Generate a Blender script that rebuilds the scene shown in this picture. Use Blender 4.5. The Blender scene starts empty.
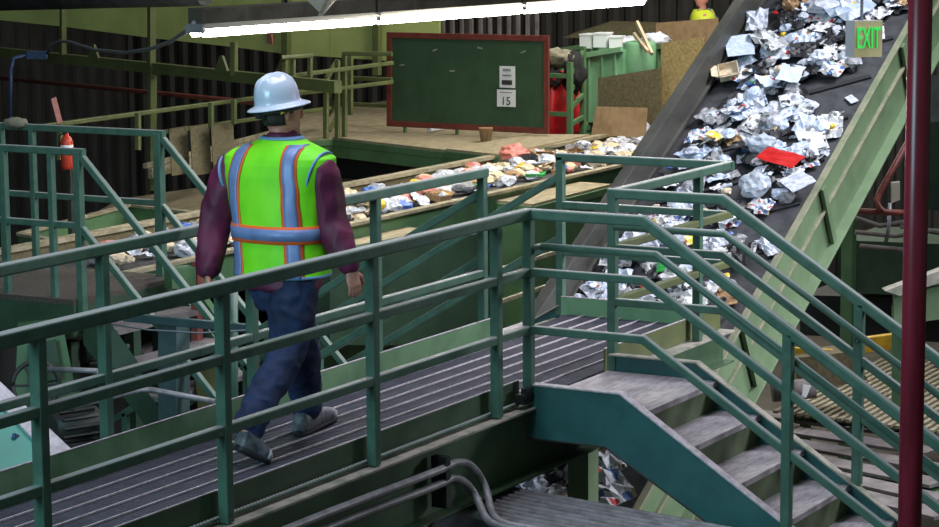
import bpy, bmesh, math, random
import numpy as np
from mathutils import Vector, Matrix, noise
random.seed(7)
scn = bpy.context.scene
COL = scn.collection

# ------------------------------------------------------------------ camera
FPX = 2395.48
YAW, PITCH, ROLL = 1.0566, 0.1470, -0.0068
CAM = Vector((-12.770, -6.7996, 2.9081))
_fw = Vector((math.sin(YAW)*math.cos(PITCH), math.cos(YAW)*math.cos(PITCH), -math.sin(PITCH)))
_r0 = Vector((math.cos(YAW), -math.sin(YAW), 0)); _u0 = _r0.cross(_fw)
_r = _r0*math.cos(ROLL) + _u0*math.sin(ROLL); _u = -_r0*math.sin(ROLL) + _u0*math.cos(ROLL)
cd = bpy.data.cameras.new('camera'); cam = bpy.data.objects.new('camera', cd); COL.objects.link(cam)
cam.matrix_world = Matrix(((_r.x, _u.x, -_fw.x, CAM.x), (_r.y, _u.y, -_fw.y, CAM.y), (_r.z, _u.z, -_fw.z, CAM.z), (0, 0, 0, 1)))
cd.sensor_width = 36; cd.lens = FPX*36/939; cd.clip_end = 200
scn.camera = cam

# ------------------------------------------------------------------ world, lights, exposure
w = bpy.data.worlds.new('hall_air'); scn.world = w; w.use_nodes = True
w.node_tree.nodes['Background'].inputs[0].default_value = (0.62, 0.72, 0.70, 1)
w.node_tree.nodes['Background'].inputs[1].default_value = 0.082
def area(name, loc, target, sx, sy, power, color, spread=180):
    l = bpy.data.lights.new(name, 'AREA'); l.shape = 'RECTANGLE'; l.size = sx; l.size_y = sy
    l.energy = power; l.color = color; l.spread = math.radians(spread)
    o = bpy.data.objects.new(name, l); COL.objects.link(o); o.location = loc
    o.rotation_euler = (Vector(target)-Vector(loc)).to_track_quat('-Z', 'Y').to_euler()
    return o
area('daylight_door', (-13.5, 1.2, 4.6), (0, 0.8, 0), 5, 4, 520, (0.50, 0.87, 1.0))
area('roof_light_walkway', (-0.8, 0.2, 7.0), (-0.8, 0.4, 0), 6, 2.5, 250, (0.90, 0.88, 1.0))
area('roof_light_belt', (7.0, -2.8, 6.8), (5.6, 1.0, 0.6), 3.5, 2.5, 125, (0.92, 0.94, 1.0), 75)
area('roof_light_sorting', (14.5, 4.8, 5.6), (14.5, 6.5, -0.3), 6, 2.0, 470, (1.0, 0.95, 0.84))
area('under_stair_fill', (5.5, -6.0, 2.2), (2.4, 0.9, -1.3), 1.5, 1.0, 55, (0.92, 0.94, 1.0), 70)  # added fill with no fitting, brightens the waste under the stairs
scn.view_settings.view_transform = 'Standard'; scn.view_settings.look = 'None'
scn.view_settings.gamma = 1; scn.view_settings.use_curve_mapping = False
scn.view_settings.exposure = 0.6

# ------------------------------------------------------------------ helpers
def V(*a): return Vector(a)
def U(px, py, z=None, d=None, X=None, Y=None):
    """a place in the hall seen in the survey photograph, fixed by its height, distance or grid line"""
    v = _fw + _r*((px-469.5)/FPX) - _u*((py-263.5)/FPX)
    if d is not None: t = d
    elif z is not None: t = (z-CAM.z)/v.z
    elif X is not None: t = (X-CAM.x)/v.x
    else: t = (Y-CAM.y)/v.y
    return CAM + v*t
def lin(c):
    return tuple((x/255/12.92 if x/255 <= .04045 else ((x/255+.055)/1.055)**2.4) for x in c) + (1,)
MATS = {}
def mat(name, c, c2=None, scale=6, rough=.55, metal=0, bump=0, stretch=None, lo=.42, hi=.62, detail=6, emit=0, spec=.5, alpha=1, kind='noise', trans=0, top_tint=None):
    m = bpy.data.materials.new(name); m.use_nodes = True; nt = m.node_tree; b = nt.nodes['Principled BSDF']
    b.inputs['Roughness'].default_value = rough; b.inputs['Metallic'].default_value = metal
    b.inputs['Specular IOR Level'].default_value = spec
    b.inputs['Base Color'].default_value = lin(c)
    if trans: b.inputs['Transmission Weight'].default_value = trans
    if alpha < 1: b.inputs['Alpha'].default_value = alpha
    if c2 is not None or bump:
        tc = nt.nodes.new('ShaderNodeTexCoord'); mp = nt.nodes.new('ShaderNodeMapping')
        nt.links.new(tc.outputs['Object'], mp.inputs[0])
        if stretch: mp.inputs['Scale'].default_value = stretch
        if kind == 'voronoi':
            n = nt.nodes.new('ShaderNodeTexVoronoi'); n.inputs['Scale'].default_value = scale
            out = n.outputs['Color']
        else:
            n = nt.nodes.new('ShaderNodeTexNoise'); n.inputs['Scale'].default_value = scale; n.inputs['Detail'].default_value = detail
            n.inputs['Roughness'].default_value = .62
            out = n.outputs[0]
        nt.links.new(mp.outputs[0], n.inputs['Vector'])
        if c2 is not None:
            r = nt.nodes.new('ShaderNodeValToRGB')
            r.color_ramp.elements[0].position = lo; r.color_ramp.elements[1].position = hi
            r.color_ramp.elements[0].color = lin(c); r.color_ramp.elements[1].color = lin(c2)
            nt.links.new(out, r.inputs[0]); nt.links.new(r.outputs[0], b.inputs['Base Color'])
        if bump:
            bp = nt.nodes.new('ShaderNodeBump'); bp.inputs['Strength'].default_value = bump; bp.inputs['Distance'].default_value = .02
            nt.links.new(out, bp.inputs['Height']); nt.links.new(bp.outputs[0], b.inputs['Normal'])
    if top_tint:  # upward faces mixed towards a pale grey
        ge = nt.nodes.new('ShaderNodeNewGeometry'); sx = nt.nodes.new('ShaderNodeSeparateXYZ'); nt.links.new(ge.outputs['Normal'], sx.inputs[0])
        mr = nt.nodes.new('ShaderNodeMapRange'); mr.inputs[1].default_value = .6; mr.inputs[2].default_value = .9; mr.inputs[4].default_value = .85; nt.links.new(sx.outputs[2], mr.inputs[0])
        mx = nt.nodes.new('ShaderNodeMix'); mx.data_type = 'RGBA'; nt.links.new(mr.outputs[0], mx.inputs[0]); mx.inputs[7].default_value = lin(top_tint)
        src = b.inputs['Base Color'].links
        if src: nt.links.new(src[0].from_socket, mx.inputs[6])
        else: mx.inputs[6].default_value = lin(c)
        nt.links.new(mx.outputs[2], b.inputs['Base Color'])
    if emit:
        b.inputs['Emission Color'].default_value = lin(c); b.inputs['Emission Strength'].default_value = emit
    MATS[name] = m; return m
def print_mat(name, base, cols, scale=9):
    """printed paper: blocks of colour on a pale sheet"""
    m = bpy.data.materials.new(name); m.use_nodes = True; nt = m.node_tree; b = nt.nodes['Principled BSDF']
    b.inputs['Roughness'].default_value = .5
    tc = nt.nodes.new('ShaderNodeTexCoord'); v = nt.nodes.new('ShaderNodeTexVoronoi'); v.inputs['Scale'].default_value = scale
    v.distance = 'CHEBYCHEV'; nt.links.new(tc.outputs['Object'], v.inputs['Vector'])
    s = nt.nodes.new('ShaderNodeSeparateColor'); nt.links.new(v.outputs['Color'], s.inputs[0])
    r = nt.nodes.new('ShaderNodeValToRGB'); r.color_ramp.interpolation = 'CONSTANT'
    el = r.color_ramp.elements; allc = [base] + cols; n = len(allc)
    el[0].position = 0; el[0].color = lin(base); el[1].position = .45; el[1].color = lin(cols[0])
    for i, c in enumerate(cols[1:]):
        e = el.new(.45 + .55*(i+1)/len(cols)); e.color = lin(c)
    nt.links.new(s.outputs[0], r.inputs[0]); nt.links.new(r.outputs[0], b.inputs['Base Color'])
    MATS[name] = m; return m

def rr(w, h, r=.006, n=2):
    """rounded rectangle profile"""
    out = []
    for cx, cy, a0 in ((w/2-r, h/2-r, 0), (-w/2+r, h/2-r, 90), (-w/2+r, -h/2+r, 180), (w/2-r, -h/2+r, 270)):
        for i in range(n+1):
            a = math.radians(a0 + 90*i/n); out.append((cx+r*math.cos(a), cy+r*math.sin(a)))
    return out
def circ(r, n=10): return [(r*math.cos(2*math.pi*i/n), r*math.sin(2*math.pi*i/n)) for i in range(n)]
class MB:
    def __init__(s): s.v = []; s.f = []; s.sm = []
    def add(s, vs, fs, smooth=False):
        o = len(s.v); s.v += [Vector(v) for v in vs]
        for f in fs: s.f.append([i+o for i in f]); s.sm.append(smooth)
        return s
    def box(s, c, d, rz=0, ry=0, rx=0):
        c = Vector(c); R = Matrix.Rotation(rz, 3, 'Z') @ Matrix.Rotation(ry, 3, 'Y') @ Matrix.Rotation(rx, 3, 'X')
        vs = [c + R @ Vector((sx*d[0]/2, sy*d[1]/2, sz*d[2]/2)) for sx in (-1, 1) for sy in (-1, 1) for sz in (-1, 1)]
        return s.add(vs, [(0, 1, 3, 2), (4, 6, 7, 5), (0, 4, 5, 1), (2, 3, 7, 6), (0, 2, 6, 4), (1, 5, 7, 3)])
    def sweep(s, path, prof, up=(0, 0, 1), smooth=False, cap=True):
        P = [Vector(p) for p in path]; n = len(P); m = len(prof); up = Vector(up); vs = []
        d = [(P[i+1]-P[i]).normalized() for i in range(n-1)]
        for i in range(n):
            d0 = d[max(0, i-1)]; d1 = d[min(n-2, i)]
            t = (d0+d1)
            t = t.normalized() if t.length > 1e-6 else d0
            uu = up if abs(d0.dot(up)) < .999 else Vector((1, 0, 0))
            rt = d0.cross(uu).normalized(); un = rt.cross(d0)
            for x, y in prof:
                o = rt*x + un*y; k = d0.dot(t)
                vs.append(P[i] + o + d0*(-(o.dot(t))/(k if abs(k) > .2 else .2)))
        fs = [(i*m+j, i*m+(j+1) % m, (i+1)*m+(j+1) % m, (i+1)*m+j) for i in range(n-1) for j in range(m)]
        s.add(vs, fs, smooth); o = len(s.v)-len(vs)
        if cap:
            s.f.append([o+j for j in range(m)][::-1]); s.sm.append(False)
            s.f.append([o+(n-1)*m+j for j in range(m)]); s.sm.append(False)
        return s
    def bar(s, a, b, w, h, up=(0, 0, 1), r=.004): return s.sweep([a, b], rr(w, h, min(r, w*.3, h*.3)), up)
    def tube(s, path, r, n=10): return s.sweep(path, circ(r, n), smooth=True)
    def prism(s, poly, ext):
        """polygon in space pushed along ext"""
        n = len(poly); P = [Vector(p) for p in poly]; e = Vector(ext)
        return s.add(P + [p+e for p in P], [list(range(n))[::-1], list(range(n, 2*n))] + [(i, (i+1) % n, n+(i+1) % n, n+i) for i in range(n)])
    def lathe(s, prof, c=(0, 0, 0), n=16, axis=None, smooth=True):
        c = Vector(c); ax = Vector(axis).normalized() if axis is not None else Vector((0, 0, 1)); q = ax.to_track_quat('Z', 'Y')
        vs = [c + q @ Vector((r*math.cos(2*math.pi*j/n), r*math.sin(2*math.pi*j/n), z)) for r, z in prof for j in range(n)]
        fs = [(i*n+j, i*n+(j+1) % n, (i+1)*n+(j+1) % n, (i+1)*n+j) for i in range(len(prof)-1) for j in range(n)]
        s.add(vs, fs, smooth); o = len(s.v)-len(vs)
        s.f.append([o+j for j in range(n)][::-1]); s.sm.append(False)
        s.f.append([o+(len(prof)-1)*n+j for j in range(n)]); s.sm.append(False)
        return s
    def rings(s, R, smooth=True, cap=True):
        n = len(R[0]); vs = [v for r in R for v in r]
        fs = [(i*n+j, i*n+(j+1) % n, (i+1)*n+(j+1) % n, (i+1)*n+j) for i in range(len(R)-1) for j in range(n)]
        s.add(vs, fs, smooth); o = len(s.v)-len(vs)
        if cap:
            s.f.append([o+j for j in range(n)][::-1]); s.sm.append(smooth)
            s.f.append([o+(len(R)-1)*n+j for j in range(n)]); s.sm.append(smooth)
        return s
    def mesh(s, name, m, org=(0, 0, 0)):
        org = Vector(org); me = bpy.data.meshes.new(name)
        me.from_pydata([tuple(v-org) for v in s.v], [], s.f); me.update()
        bm = bmesh.new(); bm.from_mesh(me); bmesh.ops.recalc_face_normals(bm, faces=bm.faces); bm.to_mesh(me); bm.free()
        me.polygons.foreach_set('use_smooth', s.sm)
        me.materials.append(MATS[m] if isinstance(m, str) else m)
        return me
    def build(s, name, m, parent=None):
        """one mesh object; vertices are kept relative to the thing's base"""
        if parent is None:
            lo = Vector((sum(v.x for v in s.v)/len(s.v), sum(v.y for v in s.v)/len(s.v), min(v.z for v in s.v)))
        else: lo = ORG[parent.name]
        o = bpy.data.objects.new(name, s.mesh(name, m, lo)); COL.objects.link(o)
        if parent is None: o.location = lo
        else: o.parent = parent
        ORG[o.name] = lo
        return o
ORG = {}
def thing(name, label, cat, loc, group=None):
    o = bpy.data.objects.new(name, None); COL.objects.link(o); o.location = loc; o.empty_display_size = .1
    ORG[o.name] = Vector(loc); return tag(o, label, cat, group)
def tag(o, label, cat=None, group=None, kind=None):
    o['label'] = label
    if cat: o['category'] = cat
    if group: o['group'] = group
    if kind: o['kind'] = kind
    return o
def struct(o, label, cat='structure'): return tag(o, label, cat, None, 'structure')
def place(name, me, loc, parent=None, rot=None):
    """another object on shared mesh data; loc in the hall"""
    o = bpy.data.objects.new(name, me); COL.objects.link(o)
    L = Vector(loc)
    if parent is not None: o.parent = parent; o.location = L-ORG[parent.name]
    else: o.location = L
    if rot is not None: o.rotation_euler = rot
    ORG[o.name] = L
    return o

# ------------------------------------------------------------------ materials
mat('rail_paint', (78, 112, 96), (66, 98, 84), 9, .42, bump=.05, top_tint=(176, 178, 178))
mat('rail_worn', (150, 160, 156), (110, 140, 126), 14, .4)
mat('beam_paint', (66, 94, 66), (56, 82, 58), 4, .5, bump=.04)
mat('toe_paint', (104, 140, 104), (90, 126, 92), 6, .5)
mat('stair_teal', (52, 104, 104), (46, 94, 94), 5, .45)
mat('tread_steel', (176, 170, 176), (140, 134, 138), 7, .5, metal=.15, stretch=(1, 5, 1), bump=.08)
mat('riser_paint', (74, 88, 52), (60, 73, 44), 5, .6)
mat('worn_edge', (206, 196, 204), (168, 160, 166), 20, .45)
mat('flange_dusty', (168, 160, 150), (122, 128, 112), 8, .75)
mat('belt_rubber', (66, 66, 70), (48, 48, 52), 9, .6, bump=.12)
mat('cleat_rubber', (40, 40, 43), None, 5, .55)
mat('skirt_steel', (84, 83, 78), (62, 62, 58), 3, .5, metal=.3, stretch=(.4, 1, 1))
mat('frame_green', (106, 128, 96), (94, 116, 86), 3.5, .55, bump=.04)
mat('frame_dusty', (132, 130, 108), (108, 116, 92), 6, .7)
mat('plywood', (158, 146, 120), (134, 122, 98), 5, .75, bump=.05, stretch=(1, 3, 1))
mat('osb', (172, 152, 104), (126, 106, 66), 34, .8, lo=.35, hi=.7, bump=.2)
mat('osb_dark', (112, 102, 74), (78, 72, 50), 26, .8, lo=.35, hi=.7, bump=.2)
mat('cardboard', (160, 132, 98), (138, 112, 82), 6, .8)
mat('mint_paint', (122, 172, 132), (104, 154, 116), 3, .5)
mat('green_paint', (86, 122, 84), (74, 106, 72), 3, .55)
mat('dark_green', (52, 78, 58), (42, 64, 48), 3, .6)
mat('olive_paint_and_shade', (92, 100, 58), (80, 88, 50), 3, .6)  # paint of the back steelwork; also stands in for shade at the dead end
mat('pale_green', (172, 184, 114), (156, 168, 100), 1.6, .6)
mat('wall_metal', (58, 55, 52), (42, 40, 38), 3, .6, metal=.2, stretch=(1, 1, .3))
mat('concrete', (84, 80, 72), (58, 56, 52), 1.2, .9, bump=.1)
mat('board_green', (50, 78, 54), (42, 68, 46), 3, .6)
mat('board_red', (112, 50, 40), (94, 40, 34), 7, .55)
mat('paper', (226, 228, 232), None, rough=.6)
mat('paper_grey', (150, 156, 166), (190, 196, 206), 6, .6)
mat('ink', (44, 44, 48), None, rough=.6)
mat('bin_red', (206, 30, 40), (186, 24, 34), 2, .4)
mat('cloth_black', (34, 34, 36), (24, 24, 26), 8, .9, bump=.2)
mat('cloth_grey', (146, 140, 120), (112, 108, 92), 8, .9, bump=.2)
mat('pipe_red', (136, 36, 54), (112, 30, 44), 14, .3, stretch=(1, 1, .15))
mat('pipe_pinkred', (132, 70, 64), (100, 46, 44), 10, .5)
mat('conduit', (150, 148, 152), (120, 118, 122), 10, .4, metal=.15)
mat('galvanised', (154, 158, 164), (126, 130, 136), 6, .45, metal=.4)
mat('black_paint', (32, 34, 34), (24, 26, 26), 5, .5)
mat('dark_steel', (62, 64, 62), (44, 46, 46), 4, .55, metal=.3)
mat('teal_plastic', (48, 152, 134), (42, 138, 122), 2, .5)
mat('dull_teal', (58, 84, 86), (48, 70, 72), 4, .6)
mat('yellow_paint', (206, 164, 40), (170, 132, 34), 6, .5)
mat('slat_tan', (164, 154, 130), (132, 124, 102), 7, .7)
mat('slat_grey', (122, 114, 116), (98, 92, 92), 5, .7)  # own grey of planks, studs, treads and strips
mat('fixture_grey', (84, 80, 72), (66, 63, 57), 5, .5, metal=.3)
mat('tube_light', (255, 252, 240), emit=20)
mat('reflector', (206, 202, 188), None, rough=.35, metal=.5)
mat('cable_grey', (120, 122, 130), None, rough=.6)
mat('box_blue', (74, 92, 132), None, rough=.5, metal=.3)
mat('gravel', (92, 84, 76), (62, 57, 52), 46, .95, lo=.35, hi=.7, bump=.5)
mat('exit_face', (190, 178, 128), (166, 156, 108), 4, .6)
mat('exit_side', (150, 160, 170), None, rough=.5)
mat('exit_green', (30, 190, 70), None, rough=.5, emit=.5)
mat('extinguisher_red', (196, 60, 40), None, rough=.35)
# deck planks: dark serrated steel with slots
m = mat('plank_steel', (62, 63, 78), (48, 49, 62), 5, .7)
nt = m.node_tree; b = nt.nodes['Principled BSDF']
tc = nt.nodes.new('ShaderNodeTexCoord'); wv = nt.nodes.new('ShaderNodeTexWave'); wv.bands_direction = 'X'; wv.inputs['Scale'].default_value = 9
nt.links.new(tc.outputs['Object'], wv.inputs[0])
bp = nt.nodes.new('ShaderNodeBump'); bp.inputs['Strength'].default_value = .7; bp.inputs['Distance'].default_value = .02
nt.links.new(wv.outputs['Fac'], bp.inputs['Height']); nt.links.new(bp.outputs[0], b.inputs['Normal'])
# waste
mat('waste_white', (206, 209, 220), (158, 163, 178), 7, .55)
mat('waste_cool', (176, 190, 214), (206, 214, 228), 6, .5)
mat('waste_grey', (120, 120, 124), (160, 160, 164), 8, .6)
mat('waste_black', (30, 30, 34), (48, 48, 52), 6, .45)
mat('waste_brown', (140, 108, 76), (166, 134, 98), 6, .8)
mat('waste_tan', (196, 176, 146), (214, 200, 176), 6, .75)
mat('waste_red', (198, 34, 34), (176, 26, 28), 4, .4)
mat('waste_yellow', (222, 190, 50), (200, 160, 40), 4, .45)
mat('waste_green', (48, 156, 70), (38, 130, 60), 4, .45)
mat('waste_blue', (70, 110, 190), (60, 92, 160), 4, .45)
mat('waste_pink', (214, 140, 130), (196, 110, 100), 4, .5)
mat('waste_clear', (206, 214, 226), (176, 188, 206), 5, .12, alpha=.72, spec=.8)
print_mat('print_mixed', (214, 216, 222), [(60, 62, 70), (196, 196, 204), (176, 60, 60), (232, 232, 236), (80, 110, 160), (150, 130, 100)], 4.5)
print_mat('print_news', (206, 206, 206), [(120, 120, 124), (226, 226, 228), (60, 60, 64), (190, 190, 194)], 6)
print_mat('print_bright', (226, 206, 80), [(70, 150, 74), (232, 226, 200), (214, 70, 56), (236, 236, 230)], 4)

# ------------------------------------------------------------------ the hall
ZF = -2.9
o = MB().box((8, 6, ZF-.1), (70, 60, .2)).build('floor', 'concrete'); struct(o, 'dark dusty concrete ground floor under the machinery', 'floor')
def corrugated(name, a, b, z0, z1, pitch, amp, label):
    """sheet wall with real folds, from a to b"""
    a = Vector(a); b = Vector(b); n = int((b-a).length/pitch); d = (b-a).normalized(); nr = Vector((-d.y, d.x, 0)); mb = MB(); vs = []
    for i in range(n+1):
        for k, off in ((0, 0), (.3, 0), (.5, amp), (.8, amp)):
            p = a + d*((i+k)*pitch) + nr*off; vs += [(p.x, p.y, z0), (p.x, p.y, z1)]
    mb.add(vs, [(2*i, 2*i+2, 2*i+3, 2*i+1) for i in range(len(vs)//2-1)])
    return struct(mb.build(name, 'wall_metal'), label, 'wall')
wl0 = U(-60, 90, z=1.0); 
corrugated('wall_back', (21.5, 34, 0), (21.5, -14, 0), ZF, 6.5, .30, .06, 'dark corrugated metal end wall of the hall')
corrugated('wall_left', (0, 24.5, 0), (21.5, 19.5, 0), ZF, 6.5, .30, .06, 'dark corrugated metal side wall behind the green beams')

# ------------------------------------------------------------------ catwalk
XE, WD, XS = 3.072, 1.362, 1.173
ZD = -.11
XL = -8.15
cw = thing('catwalk', 'long green steel catwalk with dark serrated plank deck under the walking worker', 'walkway', (-2.5, .68, ZF))
pm = MB().box((0, 0, -.02), (2.796, .142, .036)).mesh('plank', 'plank_steel')
lm = MB().box((0, 0, 0), (2.796, .009, .010)).mesh('lip', 'worn_edge')
pitch = (WD-.14)/8
for i in range(4):
    xc = XE-.02-1.4-2.8*i
    for k in range(8):
        y = .07+pitch*(k+.5)
        pl = place('plank', pm, (xc, y, ZD), cw)
        if k: place('lip', lm, (xc, y-pitch/2+.004, ZD+.004), pl)
# side beams (channel: web and dusty flanges)
def beam(y, x0, x1, sgn, zt=-.125, zb=-.56):
    b = MB().box(((x0+x1)/2, y+.04*sgn, (zt+zb)/2), (x1-x0, .012, zt-zb-.02)).build('beam_web', 'beam_paint', cw)
    MB().box(((x0+x1)/2, y+.01*sgn, zt-.006), (x1-x0, .13, .012)).build('top_flange', 'flange_dusty', b)
    MB().box(((x0+x1)/2, y+.01*sgn, zb+.006), (x1-x0, .13, .012)).build('bottom_flange', 'beam_paint', b)
beam(0, XL, 1.25, 1); beam(0, 1.25, XE, 1, -.125, -.36); beam(WD, XL, XE, -1, -.15, -.40)
for i in range(9): MB().box((-7.2+i*1.15, WD/2, -.22), (.06, WD-.12, .1)).build('cross_beam', 'beam_paint', cw)
# toe plates
def toe(a, b, z0, z1, m='toe_paint'):
    t = MB().bar((a[0], a[1], (z0+z1)/2), (b[0], b[1], (z0+z1)/2), .01, z1-z0).build('toe_plate', m, cw)
    MB().bar((a[0], a[1], z1+.003), (b[0], b[1], z1+.003), .012, .006).build('worn_edge', 'worn_edge', t)
toe((XL, .062), (-.02, .062), ZD-.01, .035, 'beam_paint')
toe((XL, WD-.05), (1.90, WD-.05), ZD-.02, .03)
toe((XS, .062), (XE, .062), ZD-.01, .035, 'olive_paint_and_shade')  # olive puts the shade on this camera-facing plate into its colour
toe((XE-.03, .06), (XE-.03, WD-.02), ZD-.01, .02, 'mint_paint')
# support column under the catwalk
o = MB().box((1.08, .17, (ZF-.6)/2), (.15, .15, -.6-ZF)).box((1.08, .17, -.58), (.2, .2, .03)).box((1.08, .17, ZF+.015), (.3, .3, .03)).build('support_column', 'frame_green')
tag(o, 'square green column holding up the catwalk beside the conduits', 'column')
for x, y in ((-4.5, .3), (-4.5, 1.1)):
    pass
# corrugated hose lying on the flange
mb = MB(); R = []
for i in range(560):
    x = -8.1+i*.0146; r = .016 if i % 2 else .009
    R.append([V(x, .035+r*math.cos(a), -.098+r*math.sin(a)) for a in [2*math.pi*j/6 for j in range(6)]])
o = mb.rings(R).build('ribbed_hose', 'rail_paint'); tag(o, 'thin green ribbed hose lying along the catwalk beam flange', 'hose')
o = MB().box((-.07, -.005, -.06), (.13, .06, .06)).box((-.07, -.02, -.02), (.07, .04, .05)).tube([(-.13, -.02, -.05), (.0, -.02, -.05)], .022, 8).build('cable_clamp', 'black_paint')
tag(o, 'black clamp at the foot of the catwalk corner post', 'clamp')

# ------------------------------------------------------------------ railings
H = 1.07; h3 = H/3
post_prof = rr(.062, .062, .007)
def post(parent, x, y, z0, z1, w=.06, m='rail_paint'):
    return MB().sweep([(x, y, z0), (x, y, z1)], rr(w, w, .007), up=(0, 1, 0)).build('post', m, parent)
def rail(parent, path, w, hgt, name, m='rail_paint', r=.012):
    return MB().sweep(path, rr(w, hgt, r, 3)).build(name, m, parent)
gr = thing('guard_railing', 'near green three-bar guard railing crossing in front of the walking worker', 'railing', (-2.5, 0, -.11))
for k in range(6): post(gr, -.4105-1.4049*k, 0, -.115, H-.02)
rail(gr, [(XL, 0, H), (.0, 0, H)], .068, .07, 'top_rail')
for i in (1, 2): rail(gr, [(XL, 0, i*h3), (-.02, 0, i*h3)], .05, .052, 'mid_rail', r=.008)
gr = thing('guard_railing', 'far green guard railing behind the walking worker, ending at the rear stair gap', 'railing', (-2.5, WD, -.11))
for k in range(7): post(gr, 1.866-1.4306*k, WD, -.15, H-.02)
rail(gr, [(XL, WD, H), (1.91, WD, H)], .064, .066, 'top_rail')
for i in (1, 2): rail(gr, [(XL, WD, i*h3), (1.84, WD, i*h3)], .05, .052, 'mid_rail', r=.008)
gr = thing('guard_railing', 'green railing boxing in the dead end of the catwalk by the inclined belt', 'railing', (XE, WD/2, -.11))
post(gr, XE, WD, -.12, H); post(gr, 2.53, 0, -.12, H-.02)
rail(gr, [(XE, WD+.03, H), (XE, -.03, H)], .06, .062, 'top_rail')
rail(gr, [(XE-.02, 0, H), (XS, 0, H)], .06, .062, 'top_rail')
for i in (1, 2):
    rail(gr, [(XE, WD, i*h3), (XE, .0, i*h3)], .05, .052, 'mid_rail', r=.008)
    rail(gr, [(XE+.03, 0, i*h3), (XS+.02, 0, i*h3)], .05, .052, 'mid_rail', m='olive_paint_and_shade', r=.008)  # olive instead of rail paint: shade put into the colour

# ------------------------------------------------------------------ front stairs (down towards -Y)
Q = .635; ang = math.atan(Q); c_a = math.cos(ang)
st = thing('staircase', 'green steel staircase with worn grey treads going down at the right', 'stairs', (.58, -2.5, ZF))
YB, NY, RUN, RISE, Z0 = -.62, -.74, .305, .1935, -.10
NST = 14
tread = MB().box((0, 0, -.018), (1.12, RUN+.02, .036)).mesh('tread', 'tread_steel')
ris = MB().box((0, 0, 0), (1.12, .014, RISE-.036)).mesh('riser', 'riser_paint')
MB().box((.60, NY/2-.0, Z0-.018), (1.10, -NY+.04, .036)).build('landing_plate', 'tread_steel', st)
for k in range(NST):
    place('riser', ris, (.60, NY-RUN*k+.012, Z0-RISE*k-.036-(RISE-.036)/2), st)
    if k: place('tread', tread, (.60, NY-RUN*(k-.5)+.0, Z0-RISE*k), st)
YEND = YB-(ZF+.34)/-Q
def stringer(x, sgn):
    L = (0-ZF)/Q
    top = [(x, .0, .01), (x, YB, .01), (x, YB-L, .01-L*Q)]
    dv = .335/c_a; yb2 = YB + (dv-.335)/Q
    bot = [(x, YB-L+.2, ZF), (x, yb2, -.325), (x, .0, -.325)]
    s_ = MB().prism(top+bot, (.012*sgn, 0, 0)).build('stringer', 'stair_teal', st)
    xo = x+.03*sgn
    MB().sweep([(xo, -.0, .012), (xo, YB, .012), (xo, YB-L, .012-L*Q)], rr(.07, .012, .003)).build('top_flange', 'worn_edge' if sgn > 0 else 'flange_dusty', s_)
    MB().sweep([(xo, -.0, -.325), (xo, yb2, -.325), (xo, YB-L+.2, ZF+.01)], rr(.07, .012, .003)).build('bottom_flange', 'dark_steel', s_)
stringer(-.005, 1); stringer(XS+.0, -1)
def stair_rail(x, inner, label):
    g = thing('stair_railing', label, 'railing', (x, -2, ZF))
    YR = -.775; L = (H+.6)/Q+1.7
    p1 = -.775-.925
    post(g, x, 0.0, -.11, H-.02)
    for k, y in enumerate((-1.70, -3.05, -4.4)):
        ztop = H-(-.775-y)*Q; zb = .01-(YB-y)*Q
        post(g, x, y, zb, ztop-.02)
    rail(g, [(x, 0.03, H), (x, YR, H), (x, -5.0, H-(5.0+YR)*Q)], .06, .066, 'top_rail')
    for i in (1, 2):
        z = i*h3
        rail(g, [(x, .02, z), (x, YR, z), (x, -5.0, z-(5.0+YR)*Q)], .048, .05, 'mid_rail', r=.008)
    xi = x+inner
    gp = MB().tube([(xi, -.05, .862), (xi, -.82, .862), (xi, -5.0, .862-(5.0-.82)*Q)], .024, 12).build('grab_pipe', 'rail_paint', g)
    for y in (-1.70, -3.05, -4.4):
        zz = .862-(-.82-y)*Q
        MB().tube([(x, y, zz-.06), (xi, y, zz-.06), (xi, y, zz-.01)], .009, 6).build('bracket', 'rail_paint', gp)
    MB().tube([(x, -.02, .862), (xi, -.05, .862)], .02, 8).build('bracket', 'rail_paint', gp)
stair_rail(.0, .075, 'near railing of the front stairs with round grab pipe, nearest the camera')
stair_rail(XS, -.075, 'farther railing of the front stairs with round grab pipe, beside the inclined belt')

# ------------------------------------------------------------------ rear stairs (down towards +Y)
st = thing('staircase', 'green steel staircase going down behind the catwalk from the railing gap', 'stairs', (2.47, 3.5, ZF))
QB = .59
for k in range(13):
    place('tread', tread, (2.47, WD+.15+.305*k, -.2-.18*k), st)
for x in (1.88, 3.06):
    L = (ZF+.1)/-QB
    s_ = MB().prism([(x, WD, -.05), (x, WD+L, -.05-L*QB), (x, WD+L-.3, -.05-L*QB), (x, WD, -.38)], (.014, 0, 0)).build('stringer', 'stair_teal', st)
    MB().sweep([(x, WD, -.045), (x, WD+L, -.045-L*QB)], rr(.06, .012, .003)).build('top_flange', 'flange_dusty', s_)
for x, lb in ((1.866, 'left railing of the rear stairs, slanting down behind the catwalk'), (XE, 'right railing of the rear stairs, slanting down from the catwalk dead end')):
    g = thing('stair_railing', lb, 'railing', (x, 3, ZF))
    for z in (.92, .45):
        rail(g, [(x, WD+.02, z), (x, WD+3.6, z-3.6*QB)], .05, .055, 'top_rail' if z > .6 else 'mid_rail', r=.008)
    for y in (1.7, 3.2):
        post(g, x, WD+y, -.06-y*QB, .92-y*QB, .05)

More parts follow.
